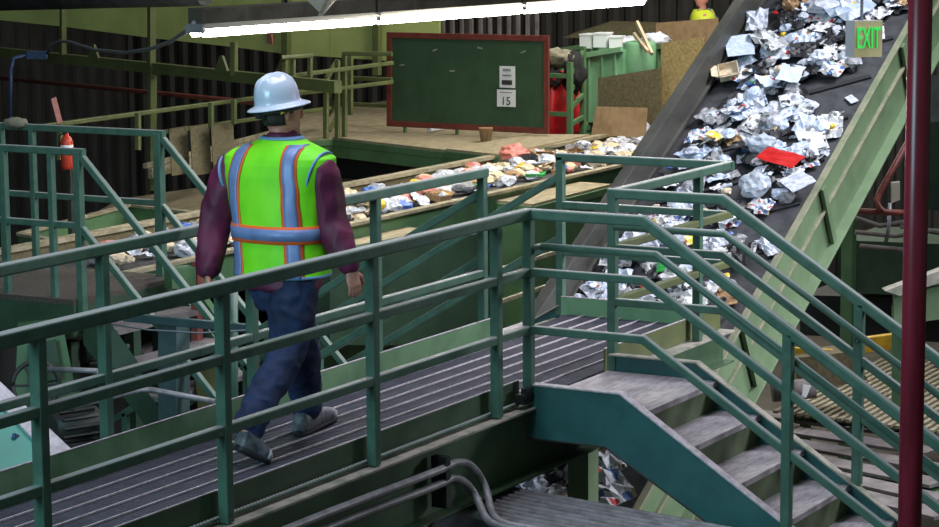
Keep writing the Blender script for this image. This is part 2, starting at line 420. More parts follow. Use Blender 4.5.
# ------------------------------------------------------------------ inclined belt conveyor
INC = math.radians(29.5); EX = V(math.cos(INC), 0, math.sin(INC)); EN = V(-math.sin(INC), 0, math.cos(INC))
B0 = V(4.22, 0, -.05); YR_, YL_ = .26, 1.71
def BP(s, y, n=0): return B0 + EX*s + V(0, y, 0) + EN*n
def belt_at(px, py):
    v = U(px, py, d=1)-CAM; t = (B0-CAM).dot(EN)/v.dot(EN); q = CAM+v*t-B0
    return q.dot(EX), q.y
S0, S1 = -4.2, 7.2
ic = thing('inclined_conveyor', 'steep black belt conveyor carrying paper waste up past the stairs', 'conveyor', (4, 1, ZF))
MB().sweep([BP(S0, (YR_+YL_)/2, -.02), BP(S1, (YR_+YL_)/2, -.02)], rr(YL_-YR_+.02, .04, .005), up=EN).build('belt', 'belt_rubber', ic)
for k in range(22):
    s = S0+.25+k*.62
    a, b_ = BP(s, YL_-.08, .008), BP(s+.80, YR_+.06, .008)
    if s+.8 < S1: MB().sweep([a, b_], rr(.05, .03, .008), up=EN).build('cleat', 'cleat_rubber', ic)
sk = MB().sweep([BP(S0, YL_+.02, .13), BP(S1, YL_+.02, .13)], rr(.02, .30, .004), up=EN).build('skirt', 'skirt_steel', ic)
MB().sweep([BP(S0, YL_+.05, .29), BP(S1, YL_+.05, .29)], rr(.10, .03, .004), up=EN).build('skirt_cap', 'skirt_steel', sk)
MB().sweep([BP(S0, YL_-.005, .06), BP(S1, YL_-.005, .06)], rr(.03, .03, .004), up=EN).build('skirt_strip', 'skirt_steel', sk)
fr = MB().sweep([BP(S0, YR_-.01, -.28), BP(S1, YR_-.01, -.28)], rr(.012, .58, .003), up=EN).build('side_frame', 'frame_green', ic)
MB().sweep([BP(S0, YR_-.02, .012), BP(S1, YR_-.02, .012)], rr(.06, .02, .004), up=EN).build('top_flange', 'frame_dusty', fr)
MB().sweep([BP(S0, YR_-.05, -.575), BP(S1, YR_-.05, -.575)], rr(.12, .02, .004), up=EN).build('bottom_flange', 'frame_green', fr)
MB().sweep([BP(S0, YR_-.03, -.235), BP(S1, YR_-.03, -.235)], rr(.035, .03, .006), up=EN).build('rib', 'frame_dusty', fr)
for s in (-2.6, -.4, 1.45, 3.6):
    MB().sweep([BP(s, YR_-.045, -.56), BP(s, YR_-.045, -.02)], rr(.035, .07, .004), up=EX).build('stiffener', 'frame_green', fr)
fl = MB().sweep([BP(S0, YL_+.06, -.28), BP(S1, YL_+.06, -.28)], rr(.012, .58, .003), up=EN).build('side_frame', 'frame_green', ic)
for s in (-1.7, 6.5):
    for y in (YR_+.05, YL_):
        p = BP(s, y, -.55); MB().bar((p.x, y, ZF), (p.x, y, p.z), .12, .12).build('leg', 'green_paint', ic)
pth = [BP(S0+1, YR_-.06, -.615), BP(1.9, YR_-.06, -.615)]
o = MB().tube(pth, .022, 10).build('slanting_pipe', 'pipe_pinkred'); tag(o, 'rusty red pipe running up under the inclined conveyor frame', 'pipe')

# ------------------------------------------------------------------ conduits and posts in front
def soft(P, k=5):
    out = []; n = len(P)
    for i in range(n-1):
        a, b_, c, d = P[max(i-1, 0)], P[i], P[i+1], P[min(i+2, n-1)]; L = (c-b_).length
        ta = (c-a)*(L/max((c-a).length, 1e-6)); tb = (d-b_)*(L/max((d-b_).length, 1e-6))
        for j in range(k):
            t = j/k; out.append(b_*(2*t**3-3*t*t+1)+ta*(t**3-2*t*t+t)+c*(3*t*t-2*t**3)+tb*(t**3-t*t))
    return out+[P[-1]]
cn = thing('conduit_bundle', 'bundle of parallel grey conduits running out below the catwalk', 'conduits', (-.1, -1.5, -.75))
for i in range(9):
    x = -.82+i*.077; y1 = -3.6
    MB().tube([(x, .35, -.595), (x, y1, -.80)], .024, 10).build('conduit', 'conduit', cn)
for j, (xo, pts) in enumerate(((-.975, [(330, 527), (443, 483), (452, 478), (463, 481), (474, 493)]), (-.897, [(300, 524), (440, 470), (456, 463), (470, 465), (484, 484)]))):
    P = [U(a, b_, Y=-.08) for a, b_ in pts]
    P = [V(XL+1, -.08, P[0].z-.02)] + P + [V(xo, -.26, -.60), V(xo, -.5, -.63), V(xo, -3.6, -.80)]
    MB().tube(soft(P), .023, 10).build('conduit', 'conduit', cn)
q = U(438, 481, Y=-.03)
MB().box((q.x, -.05, q.z), (.05, .1, .3)).build('clamp', 'black_paint', cn)
q = U(915, 263, d=10.4)
rp = thing('standpipe', 'tall dark red standpipe at the right edge, in front of the stairs', 'pipe', (q.x, q.y, ZF))
MB().lathe([(.052, ZF), (.052, 5.5)], (q.x, q.y, 0), 24).build('pipe', 'pipe_red', rp)
MB().lathe([(.085, ZF), (.085, ZF+.02), (.06, ZF+.02), (.06, ZF+.08)], (q.x, q.y, 0), 24).build('foot_flange', 'pipe_red', rp)

# ------------------------------------------------------------------ hanging exit sign
ex = U(868, 39, d=17.2)
es = thing('exit_sign', 'hanging box sign with green EXIT letters over the inclined belt', 'sign', ex)
ax = V(.74, -.67, 0).normalized(); nn = V(-ax.y, ax.x, 0)*-1
if nn.dot(CAM-ex) < 0: nn = -nn
wd, hg, dp = .225, .262, .13
def obox(c, a, b_, c_, m, name, parent):
    """box along three given half-axes"""
    vs = [c+a*i+b_*j+c_*k for i in (-1, 1) for j in (-1, 1) for k in (-1, 1)]
    return MB().add(vs, [(0, 1, 3, 2), (4, 6, 7, 5), (0, 4, 5, 1), (2, 3, 7, 6), (0, 2, 6, 4), (1, 5, 7, 3)]).build(name, m, parent)
zz = V(0, 0, 1)
obox(ex-nn*dp/2, ax*wd/2, zz*hg/2, nn*dp/2, 'exit_side', 'case', es)
obox(ex+nn*.004, ax*(wd/2-.002), zz*(hg/2-.002), nn*.004, 'exit_face', 'face', es)
MB().tube([ex+zz*hg/2-nn*dp/2-ax*.02, ex+zz*3.2-nn*dp/2-ax*.02], .012, 8).build('hanger_rod', 'galvanised', es)
def lettering(text, org, xa, ya, size, m, name, parent, depth=.004, squash=1):
    cu = bpy.data.curves.new(name, 'FONT'); cu.body = text; cu.size = size; cu.extrude = depth; cu.align_x = 'CENTER'; cu.align_y = 'CENTER'
    t = bpy.data.objects.new(name, cu); COL.objects.link(t); bpy.context.view_layer.update()
    me = bpy.data.meshes.new_from_object(t.evaluated_get(bpy.context.evaluated_depsgraph_get()))
    bpy.data.objects.remove(t)
    za = xa.cross(ya); M = Matrix(((xa.x*squash, ya.x, za.x, 0), (xa.y*squash, ya.y, za.y, 0), (xa.z*squash, ya.z, za.z, 0), (0, 0, 0, 1)))
    me.transform(M); me.materials.clear(); me.materials.append(MATS[m])
    return place(name, me, org, parent)
lettering('EXIT', ex+nn*.011, ax, zz, .215, 'exit_green', 'letters', es, squash=.43)

# ------------------------------------------------------------------ lamp row with cable and reflector
p0 = U(194, 32, z=1.87); p1 = U(640, 0.5, z=1.87); ld = (p1-p0).normalized(); LL = (p1-p0).length/3
side = V(-ld.y, ld.x, 0)
names = ['leftmost of the three fluorescent strip lamps, with the cable plugged in', 'middle one of the three hanging fluorescent strip lamps', 'rightmost of the three fluorescent strip lamps, running out of the picture']
for i in range(3):
    a = p0+ld*(LL*i+.02); b_ = p0+ld*(LL*(i+1)-.02)
    t = thing('strip_lamp', names[i], 'lamp', (a+b_)/2, 'fluorescent strip lamps over the sorting line')
    MB().bar(a+zz*.13, b_+zz*.13, .16, .15).build('housing', 'fixture_grey', t)
    MB().sweep([a+zz*.05, b_+zz*.05], [(-.13, -.015), (-.08, .02), (.08, .02), (.13, -.015), (.125, -.022), (.078, .012), (-.078, .012), (-.125, -.022)]).build('reflector', 'reflector', t)
    for s in (-.06, .06): MB().tube([a+side*s+ld*.04-zz*.01, b_+side*s-ld*.04-zz*.01], .038, 10).build('tube', 'tube_light', t)
    for q in (a, b_): MB().box(q+zz*.03, (.04, .20, .08), math.atan2(ld.y, ld.x)).build('end_cap', 'galvanised', t)
    m_ = (a+b_)/2; MB().tube([m_+zz*.12, m_+zz*3.5], .015, 8).build('hanger', 'dark_steel', t)
q = p0+zz*.08
o = MB().tube([q]+[U(a, b_, d=q_) for a, b_, q_ in ((188, 30, 21.3), (170, 42, 22.5), (150, 49, 24), (125, 53, 26), (95, 50, 28), (70, 42, 29.5), (60, 41, 30), (51, 45, 30.6), (47, 54, 31))], .02, 8).build('lamp_cable', 'cable_grey')
tag(o, 'grey cable sagging from the leftmost strip lamp to the blue box', 'cable')
q = U(37, 55, d=31)
o = MB().box(q, (.12, .24, .10), .3).box(q+V(.0, -.14, 0), (.05, .04, .05), .3).build('junction_box', 'box_blue'); tag(o, 'blue metal junction box on the green beam', 'electrical box')
o = MB().tube([U(28, 55, d=31), U(14, 58, d=31), U(11, 70, d=31), U(10, 130, d=31)], .025, 8).build('riser_conduit', 'box_blue'); tag(o, 'blue grey conduit dropping down from the junction box', 'conduit')
fc = U(320, 4, d=20.5)
o = MB().add([fc+V(.25, 0, .5)+_r*.42*s for s in (-1, 1)]+[fc+V(-.25, 0, .5)+_r*.42*s for s in (-1, 1)]+[fc-zz*.10+_r*.02, fc-zz*.10-_r*.02, fc-zz*.1+V(.02, 0, 0)],
             [(0, 1, 5, 4), (2, 4, 5, 3), (0, 4, 6), (0, 2, 4), (1, 3, 5)]).build('hanging_hopper', 'reflector')
tag(o, 'pointed pale metal hopper tip hanging above the strip lamps', 'hopper')

# ------------------------------------------------------------------ sorting floor behind the catwalk
def zpoly(pts, z): return [U(a, b_, z=z) for a, b_ in pts]
def xpoly(pts, X): return [U(a, b_, X=X) for a, b_ in pts]
def ypoly(pts, Y): return [U(a, b_, Y=Y) for a, b_ in pts]
def slab(pts, z, th, m, name, parent=None): return MB().prism(zpoly(pts, z), (0, 0, -th)).build(name, m, parent)
def station(name, label, cat, pts, z, top_m, body_m, zb=ZF, over=.0):
    """box with a lid of its own: body in paint, top sheet of board"""
    P = zpoly(pts, z); c = sum(P, V(0, 0, 0))/len(P)
    t = thing(name, label, cat, (c.x, c.y, zb))
    MB().prism([p-zz*.03 for p in P], (0, 0, zb-z+.03)).build('body', body_m, t)
    MB().prism(P, (0, 0, -.03)).build('top_sheet', top_m, t)
    n = len(P)
    for i in range(n):
        a, b_ = P[i]-zz*.07, P[(i+1) % n]-zz*.07
        MB().bar(a, b_, .03, .08).build('edge_strip', body_m, t)
    return t
mz = station('mezzanine_platform', 'dusty board-topped platform carrying the green board and its railing', 'platform',
             [(296, 139), (333, 137), (447, 150), (505, 138), (580, 124), (690, 102), (420, 96), (300, 112)], 0, 'plywood', 'green_paint', zb=-.26)
MB().prism([p+V(1.2, .6, -.26) for p in zpoly([(296, 139), (447, 150), (505, 138), (580, 124), (655, 112), (300, 112)], 0)], (0, 0, ZF+.26)).build('shade_block', 'black_paint', mz)  # black block stands in for the natural shade under the platform
station('sorting_table', 'plywood-topped green sorting bench in front of the green board', 'bench', [(446, 148.5), (530, 134), (590, 134.3), (500, 154.5)], .04, 'plywood', 'green_paint', zb=-.9)
station('lower_platform', 'low dusty plywood platform behind the walking worker, left of the sorting belt', 'platform',
        [(60, 232), (120, 199), (250, 180), (330, 168), (428, 171), (336, 193), (212, 218), (130, 236)], -.62, 'plywood', 'dark_green', zb=-1.0)
station('work_platform', 'plywood-topped green platform between catwalk railing and waste belt, left one', 'platform', [(292, 262), (372, 222), (425, 229), (340, 257)], -.24, 'plywood', 'green_paint')
station('work_platform', 'plywood-topped green platform between catwalk railing and waste belt, right one', 'platform', [(484, 199), (571, 181), (611, 184), (533, 204)], -.17, 'plywood', 'green_paint')
P = ypoly([(330, 262), (486, 232), (486, 345), (330, 345)], 4.6)
o = MB().prism(P, (0, .5, 0)).build('tank_side', 'dark_green'); tag(o, 'large plain green steel tank side behind the rear stairs', 'tank')
# flat sorting conveyor
sc = thing('sorting_conveyor', 'long flat belt conveyor heaped with mixed waste behind the catwalk', 'conveyor', (11, 7.3, ZF))
YA, YBk, ZC = 5.5, 6.8, -.12
MB().box((11, (YA+YBk)/2, ZC-.03), (16, YBk-YA, .06)).build('belt', 'belt_rubber', sc)
w_ = MB().box((11, YBk+.03, ZC-.02), (16, .04, .24)).build('far_side_board', 'osb_dark', sc)
MB().box((11, YBk+.05, ZC+.12), (16, .12, .04)).build('rim', 'slat_tan', w_)
w_ = MB().box((11, YA-.03, ZC-.15), (16, .04, .34)).build('near_side_board', 'green_paint', sc)
MB().box((11, YA-.05, ZC+.03), (16, .10, .03)).build('rim', 'slat_tan', w_)
for x in (3.2, 6, 9, 12, 15, 18):
    for y in (YA, YBk): MB().box((x, y, (ZF+ZC)/2-.1), (.1, .1, ZC-ZF-.2)).build('leg', 'dark_green', sc)
# tan rails running along beside the rear stairs
for i, (a, b_, lb) in enumerate((((495, 303.5), (556, 283), 'lower'), ((495, 271), (556, 252), 'upper'))):
    o = MB().bar(U(*a, Y=3.3), U(*b_, Y=3.3), .035, .035).build('guide_rail', 'slat_tan'); tag(o, '%s of two tan guide rails seen through the rear stair opening' % lb, 'rail')

# green board on legs
XB = 14.2
cb = thing('notice_board', 'large green board in a red wooden frame standing on the platform', 'board', U(470, 142, X=XB))
TL, TR, BR, BL = xpoly([(389.6, 35), (546.5, 38.5), (546.5, 131), (389.6, 123.5)], XB)
MB().prism([TL, TR, BR, BL], (.03, 0, 0)).build('panel', 'board_green', cb)
for a, b_ in ((TL, TR), (TR, BR), (BR, BL), (BL, TL)):
    d_ = (b_-a).normalized()*(.036 if abs((b_-a).y) > abs((b_-a).z) else -.04)
    MB().sweep([a-d_, b_+d_], rr(.04, .075, .006), up=V(1, 0, 0).cross(b_-a)).build('frame_bar', 'board_red', cb)
for px in (405, 457):
    a = U(px, 128, X=XB+.05); MB().bar((a.x, a.y, 0), (a.x, a.y, a.z+.4), .04, .04).build('leg', 'green_paint', cb)
for (px, py) in ((402, 65), (435, 50), (480, 48), (523, 52), (452, 71)):
    a = U(px, py, X=XB-.004); MB().box(a, (.008, .07, .018), rx=random.uniform(-.5, .5)).build('chalk_mark', 'flange_dusty', cb)
for nm, (x0, y0, x1, y1) in (('upper white sheet with a dark picture pinned to the green board', (499.5, 66, 515, 87.5)), ('lower white sheet with the number 15 pinned to the green board', (497, 89.5, 515.5, 106.5))):
    P = xpoly([(x0, y0), (x1, y0+.4), (x1, y1+.6), (x0, y1)], XB-.012)
    t = thing('notice', nm, 'notice', P[3]); MB().prism(P, (.006, 0, 0)).build('sheet', 'paper', t)
    yv = (P[1]-P[0]).normalized(); c_ = sum(P, V(0, 0, 0))/4
    if nm.startswith('upper'):
        MB().box(c_+V(-.009, 0, .09), (.004, .12, .035)).build('picture', 'waste_grey', t)
        MB().box(c_+V(-.009, 0, -.07), (.004, .15, .06)).build('picture', 'ink', t)
        MB().box(c_+V(-.009, 0, .02), (.004, .13, .02)).build('picture', 'waste_grey', t)
    else:
        lettering('15', c_+V(-.01, 0, -.04), yv, zz, .15, 'ink', 'number', t, .001)
        MB().box(c_+V(-.009, 0, .075), (.004, .18, .012)).build('line_of_text', 'waste_grey', t)
q = U(486, 142, z=.0)
o = MB().lathe([(.06, 0), (.07, .02), (.09, .17), (.095, .18)], q, 14).build('bucket', 'waste_brown'); tag(o, 'small brown bucket under the red-framed board', 'bucket')
a, b_ = U(429, 130.5, z=.03), U(443, 128, z=.03)
o = MB().tube([a, b_], .03, 8).build('loose_tube', 'paper'); tag(o, 'short white tube lying on the platform under the green board', 'tube')
# red bins, cart with jackets
def bin_(px, py, X, wpx, label, name='red_bin'):
    a = U(px, py, X=X); W_ = wpx*X*0+wpx*.0155
    t = thing(name, label, 'bin', (a.x, a.y, a.z))
    R = []
    for z_, k in ((0, .82), (.05, .84), (.78, 1.0)):
        R.append([a+V(x*W_/2*k, y*W_/2*k, z_) for x, y in rr(2, 2, .25, 3)])
    MB().rings(R).build('tub', 'bin_red', t)
    MB().sweep([a+zz*.8-V(0, W_/2, 0)*1.06, a+zz*.8+V(0, W_/2, 0)*1.06], rr(W_*1.08, .08, .02), up=zz).build('lid', 'bin_red', t)
    return t
bin_(546, 136, 15.4, 34, 'red plastic bin left of the green cart, half behind the board')
bin_(566, 134, 16.0, 26, 'red plastic bin behind the green cart rails')
ct = thing('rail_cart', 'green pipe-frame cart holding jackets beside the red bins', 'cart', U(575, 138, X=15.0))
pa, pb = U(570, 139, X=15.0), U(583, 136, X=15.9)
for p in (pa, pb):
    MB().bar(p, p+zz*(1.0 if p is pa else 1.2), .07, .07).build('upright', 'green_paint', ct)
for f_ in (.22, .48, .74, .98): MB().bar(pa+zz*f_*.85, pb+zz*f_*1.15, .05, .06).build('rung', 'green_paint', ct)
pc = U(545, 113, X=14.9); MB().bar(pa+zz*.32, V(pa.x, pa.y+.55, pa.z+.32), .05, .06).build('rung', 'green_paint', ct)
MB().bar(pa+zz*.82, V(pa.x, pa.y+.55, pa.z+.82), .05, .06).build('rung', 'green_paint', ct)
def blob(name, label, cat, c, r, m, seed, sub=3, amp=.25, freq=3.0):
    bm = bmesh.new(); bmesh.ops.create_icosphere(bm, subdivisions=sub, radius=1)
    for v in bm.verts:
        n_ = noise.noise(v.co*freq+V(seed*3.1, seed, 0))+.5*noise.noise(v.co*freq*2.3+V(seed, 7, seed)); v.co *= 1+amp*n_
        v.co = V(v.co.x*r[0], v.co.y*r[1], v.co.z*r[2])
    me = bpy.data.meshes.new(name); bm.to_mesh(me); bm.free(); me.polygons.foreach_set('use_smooth', [True]*len(me.polygons)); me.materials.append(MATS[m])
    o = place(name, me, c); tag(o, label, cat); return o
blob('jacket', 'black jacket draped over the green cart rails', 'jacket', U(574, 71, X=15.3), (.14, .15, .27), 'cloth_black', 3, amp=.5)
blob('jacket', 'grey beige jacket bundled on top of the green cart', 'jacket', U(558, 58, X=15.3), (.2, .24, .12), 'cloth_grey', 5, amp=.5)
blob('jacket', 'dark jacket hanging behind the red-framed board edge', 'jacket', U(552, 77, X=15.2), (.1, .12, .15), 'cloth_black', 6, amp=.5)
# mint containers behind
def xbox(name, label, cat, pts, X, th, m, rim=None):
    P = xpoly(pts, X); P[2].z = P[3].z = 0; c = sum(P, V(0, 0, 0))/len(P); t = thing(name, label, cat, (c.x+th/2, c.y, min(p.z for p in P)))
    MB().prism(P, (th, 0, 0)).build('body', m, t)
    if rim:
        MB().bar(P[0]-V(.03, 0, 0), P[1]-V(.03, 0, 0), .09, .07).build('rim', rim, t)
        for k in range(4):
            f_ = (k+.5)/4; a = P[0].lerp(P[1], f_)-V(.02, 0, .04); b2 = P[3].lerp(P[2], f_)-V(.02, 0, 0)
            MB().bar(a, b2, .03, .05, up=(1, 0, 0)).build('stiffener', m, t)
    return t
xbox('container', 'tall mint green steel container behind the cart', 'container', [(571, 58), (623, 49), (623, 132), (571, 136)], 16.6, 1.4, 'mint_paint', 'mint_paint')
xbox('container', 'pale mint container behind the upper edge of the red-framed board', 'container', [(543, 53), (600, 44), (600, 70), (543, 74)], 18.6, .8, 'mint_paint', 'green_paint')
xbox('container', 'narrow green container between tall mint container and tall particle board', 'container', [(623, 52), (664, 46), (664, 84), (623, 88)], 17.2, .8, 'green_paint', 'green_paint')
def xsheet(name, label, cat, pts, X, m, th=.025, lean=0):
    P = xpoly(pts, X); P[2].z = P[3].z = 0; zb = 0; P = [p+V((p.z-zb)*lean, 0, 0) for p in P]
    o = MB().prism(P, (th, 0, 0)).build(name, m); tag(o, label, cat); return o
xsheet('particle_board', 'tall upright sheet of tan particle board beside the inclined conveyor', 'board', [(661, 43), (704, 36.5), (704, 120), (661, 118)], 15.8, 'osb')
xsheet('particle_board', 'brownish particle board behind the tall sheet, below the second worker', 'board', [(656, 23), (718, 18), (718, 48), (656, 48)], 19.0, 'cardboard')
xsheet('stained_sheet', 'brown green stained panel left of the tall particle board', 'panel', [(598, 78), (661, 68), (661, 121), (598, 117)], 15.4, 'osb_dark')
xsheet('cardboard_sheet', 'plain brown cardboard sheet leaning at the foot of stained panel', 'cardboard', [(594, 107), (645, 108.5), (645, 139), (591, 141)], 14.9, 'cardboard', lean=.15)
P = [p-zz*.06 for p in xpoly([(562, 34), (600, 22), (664, 24), (660, 33)], 19.4)]
o = MB().prism(P, (.6, .1, .05)).build('tarp', 'osb_dark'); tag(o, 'tan dusty tarp sheet lying above the mint containers', 'tarp')
for i, (a, b_) in enumerate((((637, 22), (652, 54)), ((634, 34), (648, 52)))):
    o = MB().bar(U(*a, X=16.9), U(*b_, X=16.5), .04, .05).build('wood_stick', 'waste_tan'); tag(o, '%s of two pale wood sticks leaning on the green container' % ('longer', 'shorter')[i], 'stick')
for i, (px, py, wp, hp) in enumerate(((590, 41, 12, 15), (603, 40, 13, 15), (617, 42, 12, 12))):
    c_ = U(px, py, X=17.1); k = 30/FPX
    o = MB().box(c_, (.3, wp*k/.87, hp*k), .15*i).box(c_+zz*hp*k*.5, (.32, wp*k/.8, .02), .15*i).build('white_carton', 'paper')
    tag(o, ('leftmost', 'middle', 'rightmost')[i]+' of three white cartons on the mint container', 'carton')
for i, (px, py, r) in enumerate(((630, 43, .16), (643, 47, .18), (655, 40, .15))):
    blob('crumpled_sheet', ('left', 'middle', 'right')[i]+' crumpled pale sheet heaped beside the white cartons', 'scrap', U(px, py, X=17.3), (r*1.2, r*1.3, r*.6), ('waste_white', 'waste_tan', 'waste_white')[i], 11+i, amp=.5)
o = MB().lathe([(.2, 0), (.22, .05), (.22, .45), (.19, .5)], U(640, 78, X=16.9), 16).build('drum', 'mint_paint'); tag(o, 'small pale green drum before the narrow green container', 'drum')

# ------------------------------------------------------------------ left background: beam frame, pale panels, rails
bA, bB = U(-30, 49, z=1.0), U(338, 87, z=1.0); bd = (bB-bA).normalized(); bn = V(-bd.y, bd.x, 0)
if bn.dot(CAM-bA) > 0: bn = -bn
def Upl(px, py, off=0):
    v = U(px, py, d=1)-CAM; t = (bA+bn*off-CAM).dot(bn)/v.dot(bn); return CAM+v*t
bf = thing('beam_frame', 'long green steel beam with thin uprights across the dark side wall', 'beam', V(bA.x, bA.y, ZF))
MB().bar(bA, bB, .10, .13).build('beam', 'olive_paint_and_shade', bf)
for px, y0, y1, w_ in ((63, 6, 55, .07), (151.5, 2, 66, .08), (152, 66, 190, .09), (234, 42, 76, .07), (-12, 0, 50, .07)):
    a, b_ = Upl(px, y0, -.04), Upl(px, y1, -.04); MB().bar(b_, a, w_, w_).build('upright', 'olive_paint_and_shade', bf)
for px in (93, 221):
    a = Upl(px, 60+.1*(px-93), -.06); MB().add([a+bd*s for s in (-.16, .16)]+[a+zz*.2+bd*s for s in (-.03, .03)]+[p_+bn*.03 for p_ in [a+bd*s for s in (-.16, .16)]+[a+zz*.2+bd*s for s in (-.03, .03)]], [(0, 1, 3, 2), (4, 6, 7, 5), (0, 2, 6, 4), (1, 5, 7, 3)]).build('gusset', 'olive_paint_and_shade', bf)
pA, pB = U(-30, 40, d=37), U(440, 40, d=33.5); pd_ = V(pB.x-pA.x, pB.y-pA.y, 0).normalized(); pn = V(-pd_.y, pd_.x, 0)
if pn.dot(CAM-pA) > 0: pn = -pn
def Upp(px, py, off=0):
    v = U(px, py, d=1)-CAM; t = (pA+pn*off-CAM).dot(pn)/v.dot(pn); return CAM+v*t
pp = thing('wall_panelling', 'pale olive green sheet panels along the top of the side wall', 'panel', Upp(100, 40))
bounds = [(-30, 17), (63, 26.5), (152, 38), (234, 47), (286, 54), (330, 57), (376, 60), (440, 64)]
for i in range(len(bounds)-1):
    (x0, y0), (x1, y1) = bounds[i], bounds[i+1]
    MB().prism([Upp(x0, y0), Upp(x1-.4, y1), Upp(x1-.4, -60), Upp(x0, -60)], pn*.03).build('panel', 'pale_green', pp)
for px in (286, 377): MB().bar(Upp(px, 75, -.1), Upp(px, 0, -.1), .1, .1).build('upright', 'olive_paint_and_shade', pp)
sw = thing('stud_row', 'row of pale upright wall studs between lamps and red-framed board', 'studs', V(Upp(470, 60, .2).x, Upp(470, 60, .2).y, ZF))
for i in range(16):
    px = 396+i*9.4; a = U(px, 5, d=35.5); MB().bar((a.x, a.y, ZF), a, .05, .05, up=(0, 1, 0)).build('stud', 'slat_grey', sw)
a = Upp(270, 38.5, -.06); o = MB().box(a, (.02, .14, .15), math.atan2(bd.y, bd.x)+math.pi/2).box(a+bn*-.01+zz*.04, (.02, .13, .04), math.atan2(bd.y, bd.x)+math.pi/2).build('wall_sign', 'waste_pink')
tag(o, 'small reddish white sign on the pale green panels above the helmet', 'sign')
# dark duct along the top left
a, b_ = U(-40, 1, d=27), U(205, -6, d=24)
o = MB().tube([a, b_], .12, 12).build('dark_duct', 'dark_steel'); tag(o, 'dark round duct along the top left edge of the picture', 'duct')
for nm, A_, B_, lb in (('red_pipe', (-10, 77), (290, 106), 'thin dull red pipe along the dark side wall'), ):
    o = MB().tube([Upl(*A_, .5), Upl(*B_, .5)], .03, 8).build(nm, 'board_red'); tag(o, lb, 'pipe')
# railings in the back
def back_rail(label, runs, posts, m='olive_paint_and_shade', th=.05):
    P = [[U(*q[:2], z=q[2]) for q in r_] for r_ in runs]
    g = thing('back_railing', label, 'railing', P[0][0])
    for r_ in P: MB().sweep(r_, rr(th, th, .01)).build('bar', m, g)
    for a, b_ in posts: MB().bar(U(*a[:2], d=a[2]), U(*b_[:2], d=b_[2]), th, th, up=(0, 1, 0)).build('post', m, g)
back_rail('long thin olive railing low on the dark side wall left of the helmet', [[(30, 128, .75), (330, 88, .75)], [(150, 134, .35), (330, 108, .35)]],
          [((138, 113, 25.3), (138, 150, 25.3)), ((211, 103, 26.3), (211, 128, 26.3)), ((234, 100, 26.8), (234, 124, 26.8)), ((60, 124, 24.3), (60, 160, 24.3))])
back_rail('olive railing between helmet and platform gate, high on the side wall', [[(277, 72, .95), (284, 57.5, 1.25), (312, 55.5, 1.25)], [(290, 76, 1.0), (392, 63, 1.0)], [(295, 94, .7), (392, 82, .7)]],
          [((285, 58, 27.5), (285, 92, 27.5)), ((293, 58, 27.6), (293, 95, 27.6)), ((310, 56, 28), (310, 90, 28))])
# platform gate and railing left of the green board
back_rail('green three-bar railing left of the green board on the platform', [[(343, 53.5, 1.13), (392, 54, 1.13)], [(345, 78, .72), (392, 79.5, .72)], [(345, 104, .29), (392, 106, .29)]],
          [((344.5, 137, 30), (344.5, 52.5, 30)), ((350.5, 115, 31), (350.5, 54, 31))], 'olive_paint_and_shade', .055)
back_rail('short green gate railing sloping down beside the platform railing', [[(337, 61, 1.0), (326.5, 79, .8)], [(337, 80, .74), (326.5, 98, .5)], [(337, 99, .45), (328, 115, .2)], [(337, 117, .15), (329, 132, .0)]],
          [((326, 78, 29.2), (326, 139, 29.2)), ((337.5, 60, 29.8), (337.5, 138, 29.8))], 'olive_paint_and_shade', .055)
# guide rails and leaning panels left
for i, (a, b_) in enumerate((((145, 166), (335, 116)), ((150, 171), (335, 121)), ((150, 176), (335, 125)))):
    o = MB().bar(U(*a, z=-.1), U(*b_, z=-.1), .05, .06).build('track_rail', 'slat_tan'); tag(o, ('upper', 'middle', 'lower')[i]+' of three parallel tan track rails behind the worker', 'rail')
for i, (x0, x1) in enumerate(((172, 190), (193, 212), (214, 236))):
    P = [U(x0, 176, d=26.2), U(x1, 173, d=26.4), U(x1-3, 126-i*2, d=26.9), U(x0-3, 129-i*2, d=26.7)]
    o = MB().prism(P, (.03, .03, 0)).build('leaning_board', 'osb_dark'); tag(o, ('left', 'middle', 'right')[i]+' of three brown boards leaning behind the left railing platform', 'board')
# small fire extinguisher and tag on the wall
q = U(67, 152, d=23); 
fx = thing('fire_extinguisher', 'red fire extinguisher with white label behind the left railing', 'extinguisher', q-zz*.17)
MB().lathe([(.02, -.17), (.055, -.165), (.06, -.13), (.06, .1), (.045, .14), (.02, .16), (.02, .19)], q, 14).build('cylinder', 'extinguisher_red', fx)
MB().lathe([(.0615, .0), (.0615, .07)], q, 14).build('label_band', 'paper', fx); MB().box(q+zz*.2, (.05, .05, .03)).build('valve', 'ink', fx)
MB().bar((q.x+.08, q.y+.04, ZF), (q.x+.08, q.y+.04, q.z+.1), .05, .05, up=(0, 1, 0)).build('mounting_post', 'dark_steel', fx)
MB().tube([q+zz*.2, q+V(-.03, .06, .16), q+V(-.03, .075, 0)], .01, 6).build('hose', 'ink', fx)
P = [U(51, 99, d=24), U(55.5, 97, d=24), U(62, 122, d=24), U(57.5, 124, d=24)]
o = MB().prism(P, (.02, .01, 0)).build('hanging_tag', 'waste_pink'); tag(o, 'tilted red and white tag hanging above the fire extinguisher', 'sign')
blob('rag', 'pale crumpled rag on the left platform railing', 'rag', U(16, 123, X=2.6), (.07, .12, .05), 'cloth_grey', 9)

